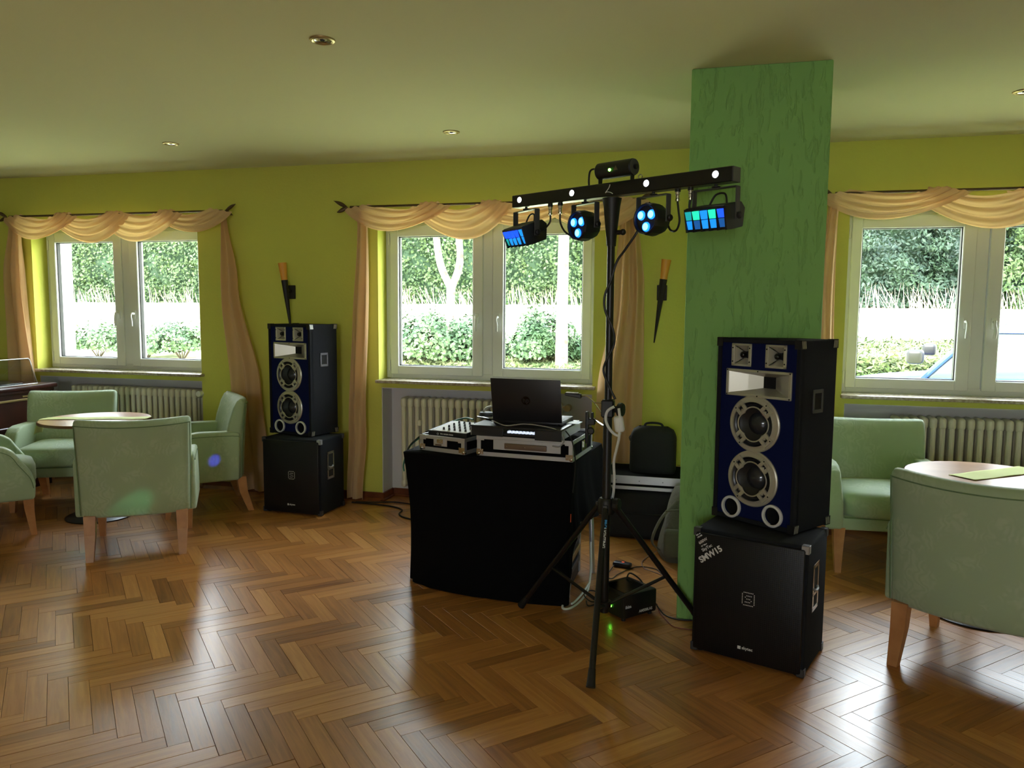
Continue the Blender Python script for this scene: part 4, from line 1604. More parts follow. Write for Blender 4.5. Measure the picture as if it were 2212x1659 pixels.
for k, a in enumerate((-88, 152, 32)):
    a = math.radians(a)
    dx, dy = cos(a), sin(a)
    p0 = Vector((dx * .040, dy * .040, .575))
    p1 = Vector((dx * .468, dy * .468, .022))
    lg = MB().tube([p0, p1], .0125, 14).build('leg', m_bmetal, t)
    dv = (p1 - p0).normalized()
    MB().tube([p1 - dv * .055, p1 - dv * .01, p1 + dv * .012], [.0135, .016, .018], 14).build('rubber_foot', m_rubber, lg)
    pm = p0 + (p1 - p0) * .60
    MB().tube([(dx * .025, dy * .025, .15), pm], .0075, 8).build('brace', m_bmetal, t)
    MB().box(-.014, .014, -.010, .010, -.012, .012, bev=.003, M=T(dx * .036, dy * .036, .578) @ RZ(a)).build('leg_bracket', m_gmetal, t)
    if k == 0:
        # lettering runs down the outer face of the front leg
        ang = math.atan2(dv.z, math.hypot(dv.x, dv.y))
        base = p0 + dv * .045 + Vector((.006, -.0135, 0))
        X = dv
        N = Vector((.0, -1, 0)) + dv * dv.y
        N = (Vector((.0, -1, .0)) - dv * Vector((0, -1, 0)).dot(dv)).normalized()
        Y = N.cross(X).normalized()
        Mt = Matrix((X, Y, N)).transposed().to_4x4()
        Mt.translation = base - Y * .006 + N * .0005
        text_mesh('sticker_print', 'PRO', .019, m_bluep, lg, Mt, bold=.0006)
        Mt2 = Mt.copy()
        Mt2.translation = Mt.translation + X * .036
        text_mesh('sticker_print', 'LIGHTING', .019, m_print, lg, Mt2, bold=.0006)

# ---- light bar
BZ = 1.885
bar = thing('light_bar', 'long black bar with four white lamps on top of the stand', 'light bar', (SX, SY, BZ), math.radians(-30))
MB().box(-.545, .548, -.027, .027, -.027, .027, bev=.003).build('housing', m_bmetal, bar)
MB().box(.548, .552, -.0265, .0265, -.0265, .0265, bev=.001).build('end_cap', m_gmetal, bar)
for x in (-.497, -.191, .184, .482):
    rg = MB().lathe([(.0115, .0), (.0135, .002), (.0135, -.002)], 20, M=T(x, -.027, .004) @ RX(PI / 2)).build('lamp_ring', m_blackpl, bar)
    MB().lathe([(0, .004), (.008, .003), (.0115, .0), (.0, -.001)], 20, M=T(x, -.0275, .004) @ RX(PI / 2)).build('white_lamp', m_led, rg)
for x in (-.335, -.278, .309, .365):
    MB().cyl((x, 0, -.026), (x, 0, -.038), .011, n=12).build('socket', m_blackpl, bar)
    MB().lathe([(.0, 0), (.009, 0), (.009, -.012), (.0075, -.014), (.0075, -.026), (.009, -.028), (.0085, -.036), (0, -.036)], 12, M=T(x, 0, -.037)).build('plug', m_chrome, bar)
MB().lathe([(.007, 0), (.009, 0)], 8, M=T(.136, 0, .03)).tube([(.136 + .009 * cos(a), 0, .038 + .009 * sin(a)) for a in [k * PI / 5 for k in range(11)]], .0022, 6).build('eyelet', m_chrome, bar)
# curved brand-mark stroke on the front of the bar, above the pole
MB().tube(spline([(.010, -.0282, .018), (.004, -.0285, .004), (-.012, -.0285, -.012), (-.004, -.0285, -.010), (.014, -.0285, -.014), (.024, -.0282, -.020)], 5), .0016, 5).build('painted_mark', m_print, bar)


def bar_pt(x, y, z):
    return Vector((SX, SY, BZ)) + RZ(math.radians(-30)).to_3x3() @ Vector((x, y, z))


def yoke(t, hw, z0, z1, yy=0):
    b = MB()
    b.box(-hw, hw, yy - .013, yy + .013, z1 - .004, z1, bev=.001)
    for s in (-1, 1):
        b.box(s * hw - .002, s * hw + .002, yy - .013, yy + .013, z0 - .014, z1 - .002, bev=.001)
    b.build('yoke', m_gmetal, t)
    MB().lathe([(0, z1), (.012, z1), (.016, z1 + .003), (.016, z1 + .006), (.006, z1 + .008), (.006, z1 + .014), (0, z1 + .014)], 14).build('hanging_bolt', m_blackpl, t)
    for s in (-1, 1):
        MB().lathe([(0, 0), (.009, 0), (.013, .003), (.013, .011), (.009, .015), (0, .015)], 8, M=T(s * (hw + .002), yy, z0) @ RY(s * PI / 2)).build('tilt_knob', m_blackpl, t)


def par_light(label, x, yaw, tilt):
    t = thing('par_light', label, 'stage light', bar_pt(x, 0, -.041), math.radians(-30 + yaw), 'par lights on the bar')
    zc = -.092
    yoke(t, .077, zc, -.0, 0)
    Mh = T(0, 0, zc) @ RX(math.radians(tilt))
    R = .062
    MB().lathe([(R * .93, .048), (R, .040), (R * 1.04, .0), (R * .98, -.02), (R * .80, -.045), (R * .3, -.052), (0, -.052)], 12, M=Mh @ RX(PI / 2)).build('housing', m_blackpl, t, 20)
    fp = MB().lathe([(0, .036), (R * .84, .036), (R * .88, .048), (R * .93, .048)], 32, M=Mh @ RX(PI / 2)).build('front_plate', m_blackpl, t)
    MB().lathe([(R * .84, .0455), (R * .87, .047), (R * .90, .0455)], 40, M=Mh @ RX(PI / 2)).build('front_ring', m_blackpaint, fp)
    for k in range(3):
        a = math.radians((150, 30, 270)[k])
        ln = MB().lathe([(.0138, .0425), (.0172, .041), (.0185, .036)], 24, M=Mh @ T(.030 * cos(a), 0, .030 * sin(a)) @ RX(PI / 2)).build('lens', m_rimblue, fp)
        MB().lathe([(0, .0450), (.008, .0446), (.0140, .0424)], 24, M=Mh @ T(.030 * cos(a), 0, .030 * sin(a)) @ RX(PI / 2)).build('lens_core', m_cyan, ln)
    return t


par_light('round par light with three cyan lamps, left of the pole', -.140, -12, 3)
par_light('round par light with three cyan lamps, right of the pole', .200, -8, 0)

m_pan = [mat('lit_glass_%s' % nme, (.02, .1, .5, 1), .15, emit=(c, s * 1.3)) for nme, c, s in
         (('blue', (.01, .08, 1, 1), 2.2), ('azure', (.01, .32, .95, 1), 1.6), ('teal', (.01, .50, .45, 1), 1.2), ('mint', (.02, .9, .45, 1), 1.8), ('dim_blue', (.01, .14, .45, 1), .9))]


def derby_light(label, x, yaw, tilt, cols):
    t = thing('derby_light', label, 'stage light', bar_pt(x, 0, -.041), math.radians(-30 + yaw), 'derby lights at the ends of the bar')
    zc = -.104
    yoke(t, .092, zc, -.0, .0)
    Mh = T(0, 0, zc) @ RX(math.radians(tilt))
    # wedge housing: deeper at the foot, curved glazed front
    poly = [(-.030, -.045), (.045, -.045), (.070, .02), (.050, .045), (-.058, .045), (-.066, .040), (-.052, -.040)]
    b = MB().prism([(y, z) for y, z in poly], -.084, .084, axis='x', bev=.003, seg=1, M=Mh)
    b.build('housing', m_blackpl, t, 20)
    for r in range(2):
        for c in range(5):
            xx = -.068 + c * .034
            yt = -.0625 + .0105 * (r)
            z0, z1 = (.002, .033) if r == 0 else (-.032, -.001)
            cv = -.006 * (1 - ((c - 2) / 2) ** 2) - .001

            def yat(z):
                return -.066 + .014 * (.040 - z) / .080 - .003
            b = MB().hexa([(xx - .0125, yat(z0) + cv, z0), (xx + .0125, yat(z0) + cv, z0), (xx + .0125, yat(z0) + .012, z0), (xx - .0125, yat(z0) + .012, z0)],
                          [(xx - .0125, yat(z1) + cv, z1), (xx + .0125, yat(z1) + cv, z1), (xx + .0125, yat(z1) + .012, z1), (xx - .0125, yat(z1) + .012, z1)], M=Mh)
            b.build('glass_panel', m_pan[cols[r][c]], t, 0)
    b = MB()
    for c in range(6):
        xx = -.085 + c * .034
        b.box(xx - .0035 + (.003 if c == 0 else 0), xx + .0035, -.066, -.03, -.042, .042, M=Mh)
    b.build('glazing_bars', m_blackpl, t, 0)['kind'] = 'stuff'
    MB().tube(spline([(-.04, .02, zc + .045), (-.02, .03, zc + .085), (.02, .03, zc + .085), (.035, .02, zc + .045)], 5), .0038, 8).build('safety_loop', m_blackpl, t)
    return t


derby_light('derby light with blue glass panels on the left end of the bar', -.480, -15, 20, [[0, 0, 0, 0, 1], [2, 1, 1, 1, 1]])
derby_light('derby light with green and blue glass panels on the right end of the bar', .470, -4, 12, [[2, 3, 1, 3, 0], [1, 4, 1, 1, 4]])

t = thing('laser_projector', 'small black cylinder projector with green lamp lying on the bar', 'stage light', bar_pt(.018, 0, .027), math.radians(-30))
MB().lathe([(0, -.088), (.030, -.088), (.0335, -.084), (.0335, .084), (.030, .088), (0, .088)], 28, M=T(0, 0, .053) @ RY(PI / 2)).build('housing', m_blackpl, t)
MB().lathe([(0, -.001), (.028, -.001), (.031, .0), (.031, .002), (0, .002)], 24, M=T(.0885, 0, .053) @ RY(PI / 2)).build('end_plate', m_gmetal, t)
MB().lathe([(0, .006), (.004, .005), (.006, 0), (0, -.002)], 12, M=T(-.008, -.033, .048) @ RX(PI / 2)).build('green_lamp', m_green, t)
MB().prism([(.012, .044), (.032, .044), (.022, .062)], -.0345, -.032, axis='y').build('warning_sticker', m_brown, t)
for s in (-1, 1):
    MB().box(s * .080 - .002, s * .080 + .002, -.012, .012, 0, .055, bev=.001).build('bracket_arm', m_blackpl, t)
MB().lathe([(0, 0), (.010, 0), (.010, .012), (0, .012)], 8, M=T(.090, 0, .053) @ RY(PI / 2)).build('tilt_knob', m_blackpl, t)
MB().tube(spline([(-.088, 0, .055), (-.115, 0, .068), (-.135, 0, .06), (-.140, 0, .03), (-.139, 0, .004)], 5), .004, 8).build('feed_cable', m_blackpl, t)


def cable(name, pts, r, m, label, cat='cable', grp=None, k=6):
    o = MB().tube(spline(pts, k), r, 7).build(name, m)
    return tag(o, label, cat, grp)


cable('patch_cable', [bar_pt(-.335, 0, -.072), bar_pt(-.335, .0, -.10), bar_pt(-.36, .0, -.125), bar_pt(-.41, .02, -.135)], .0042, m_blackpl, 'short black cable looping from the bar to the left derby light', grp='short cables under the light bar')
cable('patch_cable', [bar_pt(-.278, 0, -.072), bar_pt(-.276, .0, -.11), bar_pt(-.25, .0, -.15), bar_pt(-.21, .01, -.175)], .0042, m_blackpl, 'short black cable from the bar to the left par light', grp='short cables under the light bar')
cable('patch_cable', [bar_pt(.309, 0, -.072), bar_pt(.315, .0, -.11), bar_pt(.32, .0, -.15), bar_pt(.300, .01, -.18), bar_pt(.262, .03, -.175), bar_pt(.235, .045, -.14)], .0042, m_blackpl, 'short black cable from the bar to the right par light', grp='short cables under the light bar')
cable('patch_cable', [bar_pt(.365, 0, -.072), bar_pt(.362, .0, -.10), bar_pt(.37, .01, -.13), bar_pt(.395, .03, -.145)], .0042, m_blackpl, 'short black cable from the bar to the right derby light', grp='short cables under the light bar')
cable('stand_cable', [(-.285, 3.12, 1.73), (-.301, 3.12, 1.70), (-.345, 3.14, 1.64), (-.378, 3.155, 1.595), (-.400, 3.155, 1.52), (-.424, 3.158, 1.46), (-.4215, 3.155, 1.40), (-.388, 3.158, 1.32),
                      (-.3840, 3.164, 1.26), (-.410, 3.157, 1.20), (-.4245, 3.165, 1.15), (-.400, 3.155, 1.09), (-.372, 3.15, 1.035)], .005, m_blackpl, 'black cable winding down around the stand pole')

# ---- white extension lead hanging on the stand
t = thing('extension_socket', 'white socket of an extension lead hanging from the clamp knob', 'socket', (0, 0, 0))
MB().box(-.020, .020, -.016, .016, -.034, .034, bev=.012, seg=3, M=T(-.352, 3.135, .935) @ RY(-.15)).build('socket_body', m_wcable, t)
MB().tube(spline([(-.375, 3.145, 1.005), (-.402, 3.14, .985), (-.407, 3.138, .945), (-.385, 3.135, .905), (-.357, 3.135, .887), (-.346, 3.135, .90)], 6), .0058, 8).build('lead', m_wcable, t)
MB().tube(spline([(-.355, 3.132, 1.0), (-.348, 3.125, .955), (-.349, 3.125, .91), (-.352, 3.135, .875), (-.362, 3.15, .83), (-.375, 3.17, .77), (-.372, 3.175, .70), (-.376, 3.19, .64), (-.382, 3.20, .60)], 5), .0058, 8).build('lead', m_wcable, t)

# ---- gooseneck lamp and phone holder clamped on the stand
t = thing('gooseneck_lamp', 'small silver gooseneck lamp reaching left from the stand over the laptop', 'lamp', (0, 0, 0))
MB().hexa([(-.618, 3.335, 1.022), (-.545, 3.34, 1.010), (-.545, 3.36, 1.010), (-.618, 3.365, 1.022)], [(-.618, 3.335, 1.034), (-.545, 3.34, 1.030), (-.545, 3.36, 1.030), (-.618, 3.365, 1.034)], bev=.003).build('lamp_head', m_blackpl, t)
MB().box(-.615, -.560, 3.338, 3.362, 1.0325, 1.036, bev=.001).build('lamp_cover', m_print, t)
MB().tube(spline([(-.546, 3.35, 1.02), (-.52, 3.345, 1.022), (-.485, 3.32, 1.0), (-.44, 3.25, .962), (-.424, 3.2, .950)], 6), .0028, 8).build('gooseneck', m_chrome, t)
t = thing('phone_holder', 'black phone holder on a rod beside the stand, above the flight case', 'holder', (0, 0, 0))
MB().tube([(-.42, 3.19, .915), (-.50, 3.40, .915)], .004, 8).build('rod', m_chrome, t)
MB().box(-.534, -.519, 3.395, 3.42, .80, .945, bev=.004, seg=2).build('back_plate', m_blackpl, t)
MB().box(-.508, -.498, 3.395, 3.42, .905, .942, bev=.004, seg=2).box(-.525, -.49, 3.395, 3.425, .885, .915, bev=.004).build('clamp_jaw', m_blackpl, t)
MB().lathe([(0, 0), (.014, .0), (.017, .006), (.012, .012), (0, .013)], 20, M=T(-.508, 3.40, .86) @ RX(PI / 2) @ RZ(0)).build('ball_joint', m_blackpl, t)

# ================================================================== DJ TABLE
t = thing('folding_table', 'folding table with aluminium legs hidden under the black cloth', 'table', (0, 0, 0))
MB().box(-1.455, -.60, 3.56, 4.10, .655, .682, bev=.003).build('table_top', m_blackpaint, t)
for lx, ly in ((-.565, 4.02), (-.64, 3.60), (-1.40, 3.62), (-1.40, 4.03)):
    if lx == -.565:
        MB().cyl((-.575, 3.99, 0), (-.60, 4.0, .655), .0135, n=14).build('leg', m_alu, t)
    else:
        MB().cyl((lx, ly, 0), (lx, ly, .655), .0135, n=14).build('leg', m_alu, t)
ringp = [((-1.472, 3.545), (-1.440, 3.590, .004)), ((-1.25, 3.522), (-1.239, 3.497, .004)), ((-1.04, 3.512), (-1.05, 3.468, .004)), ((-.82, 3.50), (-.86, 3.455, .004)),
         ((-.615, 3.49), (-.640, 3.464, .004)), ((-.602, 3.50), (-.612, 3.495, .010)), ((-.598, 3.54), (-.600, 3.54, .30)), ((-.592, 3.62), (-.575, 3.64, .37)), ((-.575, 3.80), (-.52, 3.83, .36)), ((-.555, 4.02), (-.455, 4.06, .34)), ((-.55, 4.085), (-.445, 4.15, .30)),
         ((-.62, 4.12), (-.60, 4.18, .30)), ((-1.0, 4.12), (-1.0, 4.17, .05)), ((-1.40, 4.12), (-1.42, 4.17, .02)), ((-1.465, 4.08), (-1.50, 4.10, .01)), ((-1.47, 3.80), (-1.50, 3.83, .01)), ((-1.473, 3.60), (-1.478, 3.66, .006))]


def closed_spline(P, n):
    N = len(P)
    out = []
    for i in range(N):
        p0, p1, p2, p3 = P[(i - 1) % N], P[i], P[(i + 1) % N], P[(i + 2) % N]
        for j in range(n):
            t_ = j / n
            # centripetal-ish: limit overshoot by mixing with linear
            cr = .5 * ((2 * p1) + (p2 - p0) * t_ + (2 * p0 - 5 * p1 + 4 * p2 - p3) * t_ * t_ + (3 * p1 - p0 - 3 * p2 + p3) * t_ ** 3)
            li = p1 + (p2 - p1) * t_
            out.append(cr * .35 + li * .65)
    return out


NS = 8
topr = closed_spline([Vector((a[0], a[1], .688)) for a, _ in ringp], NS)
botr = closed_spline([Vector(b_) for _, b_ in ringp], NS)
N = len(topr)
cen = Vector((-1.03, 3.81, 0))


def drape(u, v):
    i = int(round(u * N)) % N
    a, c = topr[i], botr[i]
    if v < .001:
        q = a + (Vector((cen.x, cen.y, a.z)) - a).normalized() * .014
        return (q.x, q.y, .690)
    if v < .07:
        return (a.x, a.y, .684)
    k = (v - .07) / .93
    ke = k
    p = a.lerp(c, ke)
    out = Vector((p.x - cen.x, p.y - cen.y, 0)).normalized()
    front = .25 if p.y < 3.53 else 1.0
    p = p + out * ((.010 * sin(i * .55) + .006 * sin(i * 1.3 + 1)) * k * front - .018 * sin(PI * k) * front * .8)
    p.z = max(p.z, .003)
    return p


b = MB()
b.grid(lambda u, v: drape(u, v), N, 15, wrapu=True)
m = b.bm
f_in = []
m.verts.ensure_lookup_table()
tops = sorted([v for v in m.verts if abs(v.co.z - .690) < 1e-5], key=lambda v: math.atan2(v.co.y - cen.y, v.co.x - cen.x))
m.faces.new(tops)
tag(b.build('tablecloth', m_cloth, None, 50), 'plain black cloth hanging to the floor over the DJ table', 'tablecloth')

# things under the open right side of the cloth
t = thing('rack_case', 'small equipment rack half hidden under the right side of the black cloth', 'case', (0, 0, 0))
MB().box(-.98, -.640, 3.63, 3.95, .012, .335, bev=.004).build('case_body', m_blackpl, t)
for y_ in (3.64, 3.925):
    MB().box(-.640, -.632, y_, y_ + .018, .02, .33, bev=.001).build('rack_rail', m_alu, t)
for z_ in (.09, .15, .21, .27):
    MB().box(-.640, -.630, 3.67, 3.90, z_, z_ + .03, bev=.002).build('rack_panel', m_gmetal if z_ != .15 else m_brass, t)
tag(MB().box(-.80, -.615, 3.58, 3.70, .3365, .3405).build('paper_sheet', m_screen), 'white sheet of paper lying on the rack under the cloth', 'paper')
tag(MB().box(-.624, -.6085, 3.493, 3.4965, .405, .445, bev=.001).build('orange_tag', m_orange), 'small orange tag on the edge of the black cloth', 'tag')

# ================================================================== FLIGHT CASES
def flight_case(label, loc, rz, w_, d_, h_, plate):
    t = thing('flight_case', label, 'flight case', loc, rz, 'open flight cases on the DJ table')
    MB().box(.003, w_ - .003, .003, d_ - .003, .002, h_ - .012).build('panel_box', m_cloth, t, 0)
    b = MB()
    e = .020
    for (x0, x1, y0, y1, z0, z1) in ((0, w_, 0, .004, 0, e), (0, w_, 0, .004, h_ - e * .9, h_), (0, e, 0, .004, 0, h_), (w_ - e, w_, 0, .004, 0, h_),
                                     (w_ - .004, w_, 0, d_, 0, e), (w_ - .004, w_, 0, d_, h_ - e * .9, h_), (w_ - .004, w_, 0, e, 0, h_), (w_ - .004, w_, d_ - e, d_, 0, h_),
                                     (0, .004, 0, d_, 0, e), (0, .004, 0, d_, h_ - e * .9, h_), (0, w_, d_ - .004, d_, 0, e), (0, w_, d_ - .004, d_, h_ - e * .9, h_), (0, .004, d_ - e, d_, 0, h_), (0, .004, 0, e, 0, h_)):
        b.box(x0, x1, y0, y1, z0, z1)
    b.build('edge_profile', m_alu, t, 0)
    for cx in (.004, w_ - .004):
        for cy in (.004, d_ - .004):
            sx, sy = (1 if cx < .1 else -1), (1 if cy < .1 else -1)
            q = MB().sphere((cx + sx * .004, cy + sy * .004, .011), .0125, 14)
            q.box(min(cx - sx * .0055, cx + sx * .03), max(cx - sx * .0055, cx + sx * .03), min(cy - sy * .006, cy - sy * .004), max(cy - sy * .006, cy - sy * .004), .008, .034, bev=.0005)
            q.build('ball_corner', m_chrome, t)
            MB().box(min(cx - sx * .0055, cx + sx * .034), max(cx - sx * .0055, cx + sx * .034), min(cy - sy * .006, cy - sy * .004), max(cy - sy * .006, cy - sy * .004), h_ - .024, h_ - .001, bev=.0005).build('corner_plate', m_alu, t)
    if plate == 'latch':
        lt = MB().box(w_ * .32, w_ * .62, -.0035, 0, h_ * .38, h_ * .88, bev=.001).build('latch_plate', m_alu, t)
        MB().box(w_ * .40, w_ * .54, -.008, -.003, h_ * .55, h_ * .84, bev=.002).build('butterfly_latch', m_chrome, lt)
        MB().box(w_ * .36, w_ * .50, -.0045, -.003, h_ * .40, h_ * .50, bev=.0005).build('keeper', m_brown, lt)
    else:
        lt = MB().box(w_ * .18, w_ * .88, -.003, 0, h_ * .36, h_ * .86, bev=.0006).build('handle_plate', m_alu, t)
        MB().box(w_ * .30, w_ * .74, -.0105, -.002, h_ * .42, h_ * .70, bev=.004, seg=2).build('handle_grip', m_brown, lt)
        for q in range(3):
            MB().cyl((w_ * (.33 + .19 * q), -.0125, h_ * .56), (w_ * (.33 + .19 * q), -.010, h_ * .56), .0022, n=8).build('rivet', m_chrome, lt)
        MB().box(w_, w_ + .004, d_ * .42, d_ * .68, h_ * .25, h_ * .75, bev=.001).box(w_ + .003, w_ + .009, d_ * .48, d_ * .60, h_ * .4, h_ * .72, bev=.002).build('side_latch', m_chrome, t)
    return t


flight_case('small open flight case holding the mixer, at the left of the DJ table', (-1.404, 3.597, .6915), math.radians(-16.4), .272, .26, .080, 'latch')
flight_case('wide flight case under the laptop, brown handle on its front', (-1.085, 3.536, .6915), math.radians(-5.2), .482, .38, .100, 'handle')

# mixer standing in the small case
rz_ = math.radians(-16.4)
t = thing('dj_mixer', 'small mixer with white top and black knobs in the small flight case', 'mixer', (-1.404, 3.597, .7605), rz_)
MB().hexa([(.03, .03, 0), (.262, .03, 0), (.262, .24, 0), (.03, .24, 0)], [(.03, .03, .030), (.262, .03, .030), (.262, .24, .052), (.03, .24, .052)], bev=.002).build('chassis', m_blackpl, t)
tp = MB().hexa([(.05, .034, .0305), (.258, .034, .0305), (.258, .236, .0525), (.05, .236, .0525)], [(.05, .034, .032), (.258, .034, .032), (.258, .236, .054), (.05, .236, .054)]).build('top_panel', m_print, t, 0)
for i in range(5):
    for j in range(4):
        y_ = .06 + j * .045
        z_ = .032 + (y_ - .034) * .109
        MB().lathe([(0, .013), (.0045, .013), (.006, 0), (0, 0)], 10, M=T(.105 + i * .033, y_, z_)).build('knob', m_blackpl, tp)
text_mesh('panel_lettering', 'PRO MIXER DX626', .0095, m_print, t, stamp(.105, .0290, .014), bold=.0002)
MB().lathe([(.004, 0), (.0055, 0), (.0055, .001), (.004, .001)], 16, M=T(.09, .0290, .016) @ RX(PI / 2)).build('round_mark', m_print, t)
tag(MB().tube(spline([(-1.18, 3.78, .83), (-1.25, 3.84, .825), (-1.35, 3.84, .79), (-1.43, 3.74, .745), (-1.474, 3.64, .700), (-1.487, 3.585, .62), (-1.482, 3.575, .58)], 8), .0042, 8).build('green_cable', m_gcable), 'green cable arching over the mixer and down the table corner', 'cable')
tag(MB().tube(spline([(-1.36, 3.70, .79), (-1.43, 3.68, .75), (-1.466, 3.60, .700), (-1.478, 3.575, .62)], 8), .0036, 8).build('black_cable', m_blackpl), 'black cable beside the green one on the left table corner', 'cable')

# laptop shelf on the wide case
rz_ = math.radians(-5.2)
LX, LY, LZ = -1.108, 3.508, .795
t = thing('laptop_shelf', 'black open-fronted shelf on the wide flight case, under the laptop', 'shelf', (LX, LY, LZ), rz_)
MB().box(0, .455, 0, .345, .040, .050, bev=.002).build('shelf_board', m_blackpaint, t)
MB().box(.0, .165, 0, .006, 0, .041, bev=.001).build('front_panel', m_blackpl, t)
MB().box(.325, .455, 0, .006, -.006, .041, bev=.001).build('front_panel', m_blackpl, t)
MB().box(0, .004, 0, .345, 0, .042).build('side_panel', m_alu, t, 0)
MB().box(.451, .455, 0.006, .345, .000, .042).build('side_panel', m_alu, t, 0)
m_glow = mat('lit_display', (.7, .8, 1, 1), .4, emit=((.75, .85, 1, 1), 1.6))
cd = thing('dj_controller', 'controller with lit white pads glimpsed under the laptop shelf', 'controller', (LX, LY, LZ), rz_)
MB().box(.02, .435, .03, .32, .001, .014, bev=.002).build('chassis', m_blackpl, cd)
for i in range(8):
    MB().box(.175 + i * .018, .187 + i * .018, .035, .06, .014, .024, bev=.001).build('lit_pad', m_glow, cd)

# laptop
rz_ = math.radians(-3.5)
t = thing('laptop', 'open charcoal laptop seen from behind, screen towards the window', 'laptop', (-1.024, 3.610, LZ + .0505), rz_)
MB().box(.0, .350, .0, .235, .0, .018, bev=.004, seg=2).build('base', m_laptop, t)
MB().box(.02, .33, .02, .13, .018, .0192).build('keyboard', m_blackpl, t)
lid = MB().box(.0, .350, -.007, .0, .0, .215, bev=.003, seg=2)
Ml = T(0, .002, .014) @ RX(math.radians(12))
lo = lid.build('screen_lid', m_laptop, t)
lo.data.transform(Ml)
o = MB().box(.008, .342, .0, .0008, .012, .207).build('display', m_glow, lo)
o.data.transform(Ml)
o = MB().lathe([(0, 0), (.0215, 0), (.0215, .0006), (0, .0006)], 32, M=T(.175, -.0071, .108) @ RX(PI / 2)).build('round_logo', m_logo, lo)
o.data.transform(Ml)
text_mesh('logo_letters', 'hp', .034, m_laptop, o, Ml @ T(.1585, -.0079, .099) @ RX(PI / 2) @ Matrix.Shear('XZ', 4, (0, 0)), bold=.0008)
tag(MB().box(-.045, .045, -.03, .05, 0, .0025, M=T(-.650, 3.70, LZ + .051) @ RZ(rz_)).build('paper_sheet', m_screen), 'bright sheet of paper beside the laptop, right end of the shelf', 'paper')
tag(MB().box(-.035, .035, -.07, .07, .0, .008, bev=.003, seg=2, M=T(-1.075, 3.73, LZ + .0512) @ RZ(.9)).build('mobile_phone', m_logo), 'mobile phone lying left of the laptop on the shelf', 'phone')
t = thing('headphones', 'headphones with a pale shiny band behind the left edge of the laptop', 'headphones', (-1.075, 3.815, LZ + .051))
for s in (-1, 1):
    MB().lathe([(0, 0), (.034, 0), (.038, .008), (.034, .02), (0, .022)], 20, M=T(s * .045, 0, .0)).build('ear_cup', m_blackpl, t)
MB().tube([(.06 * cos(a), .0, .018 + .035 * sin(a)) for a in [PI * k / 12 for k in range(13)]], .006, 8).build('headband', m_silver, t)
cable('laptop_cable', [(-1.03, 3.60, .852), (-1.00, 3.54, .862), (-.93, 3.497, .850), (-.84, 3.492, .862), (-.76, 3.49, .858), (-.68, 3.486, .842), (-.645, 3.482, .80), (-.665, 3.478, .765), (-.70, 3.483, .765)], .0028, mat('grey_cable', srgb(150, 150, 145), .5), 'thin grey cable sagging along the front of the laptop shelf')
cable('black_cable', [(-.70, 3.60, .852), (-.655, 3.545, .835), (-.612, 3.49, .80), (-.592, 3.475, .73), (-.590, 3.478, .66), (-.600, 3.48, .55)], .003, m_blackpl, 'black cable falling over the right front corner of the flight case')

# ================================================================== CASES AND BAGS BEHIND
t = thing('equipment_bag', 'large black padded bag on the floor between DJ table and pillar', 'bag', (0, 0, 0))
MB().box(-.62, -.03, 4.64, 5.00, .0, .315, bev=.035, seg=3).build('bag_body', m_bag, t)
MB().tube([(-.60, 4.637, .17), (-.3, 4.634, .165), (-.06, 4.637, .17)], .004, 6).build('zip', m_blackpl, t)
t = thing('flat_flight_case', 'flat black case with aluminium edges on top of the padded bag', 'flight case', (0, 0, 0))
MB().box(-.60, .0, 4.62, 5.00, .3165, .398).build('case_body', m_cloth, t, 0)
b = MB()
for (z0, z1) in ((.352, .401), (.317, .338)):
    b = MB()
    b.box(-.603, .003, 4.616, 4.621, z0, z1, bev=.001).box(-.604, -.600, 4.62, 5.0, z0, z1)
    b.build('edge_profile', m_alu, t, 0)
MB().box(-.603, .003, 4.996, 5.003, .380, .402, bev=.001).build('edge_profile', m_brass, t, 0)
for q in range(4):
    MB().cyl((-.53 + q * .14, 4.614, .372), (-.53 + q * .14, 4.6165, .372), .003, n=8).build('rivet', m_gmetal, t)
t = thing('laptop_bag', 'black bag with a carrying handle standing on the flat case', 'bag', (-.325, 4.80, .3985), 0)


def bagf(u, v):
    a = u * 2 * PI
    n_ = .45
    c, s_ = cos(a), sin(a)
    z = .0 + .285 * v
    wq = .142 * (1 - .0 * v) * (1 - .22 * max(0, v - .74) ** 1.6 / .26 ** 1.6)
    dq = .070 * (1 - .35 * v ** 3)
    if v > .999:
        wq *= .82
        dq *= .5
    if v < .001:
        wq *= .95
        dq *= .9
    return (wq * math.copysign(abs(c) ** n_, c), dq * math.copysign(abs(s_) ** n_, s_), z)


MB().grid(bagf, 40, 14, wrapu=True).box(-.08, .08, -.02, .02, .27, .286, bev=.005).build('bag_body', m_bag, t, 60)
MB().tube(spline([(-.055, -.01, .28), (-.045, -.01, .302), (0, -.01, .308), (.045, -.01, .302), (.06, -.01, .28)], 5), .007, 8, flat=.6).build('carry_handle', m_bag, t)
MB().tube(spline([(-.135, -.045, .19), (-.145, -.03, .215), (-.125, -.03, .235)], 5), .004, 6).build('strap_ring', m_gmetal, t)
t = thing('backpack', 'grey canvas backpack slumped against the pillar', 'backpack', (-.135, 4.36, 0), .2)


def bp_(u, v):
    a = u * 2 * PI
    c, s_ = cos(a), sin(a)
    n_ = .7
    k = 1 - .42 * v ** 2.2
    r = 1 + .05 * sin(3 * a + 7 * v) + .04 * sin(9 * v + 2 * a)
    if v < .001:
        k *= .8
    if v > .999:
        k *= .15
    return (.125 * k * r * math.copysign(abs(c) ** n_, c) + .06 * v, .115 * k * r * math.copysign(abs(s_) ** n_, s_) + .03 * v, .0 + .42 * v ** .9)


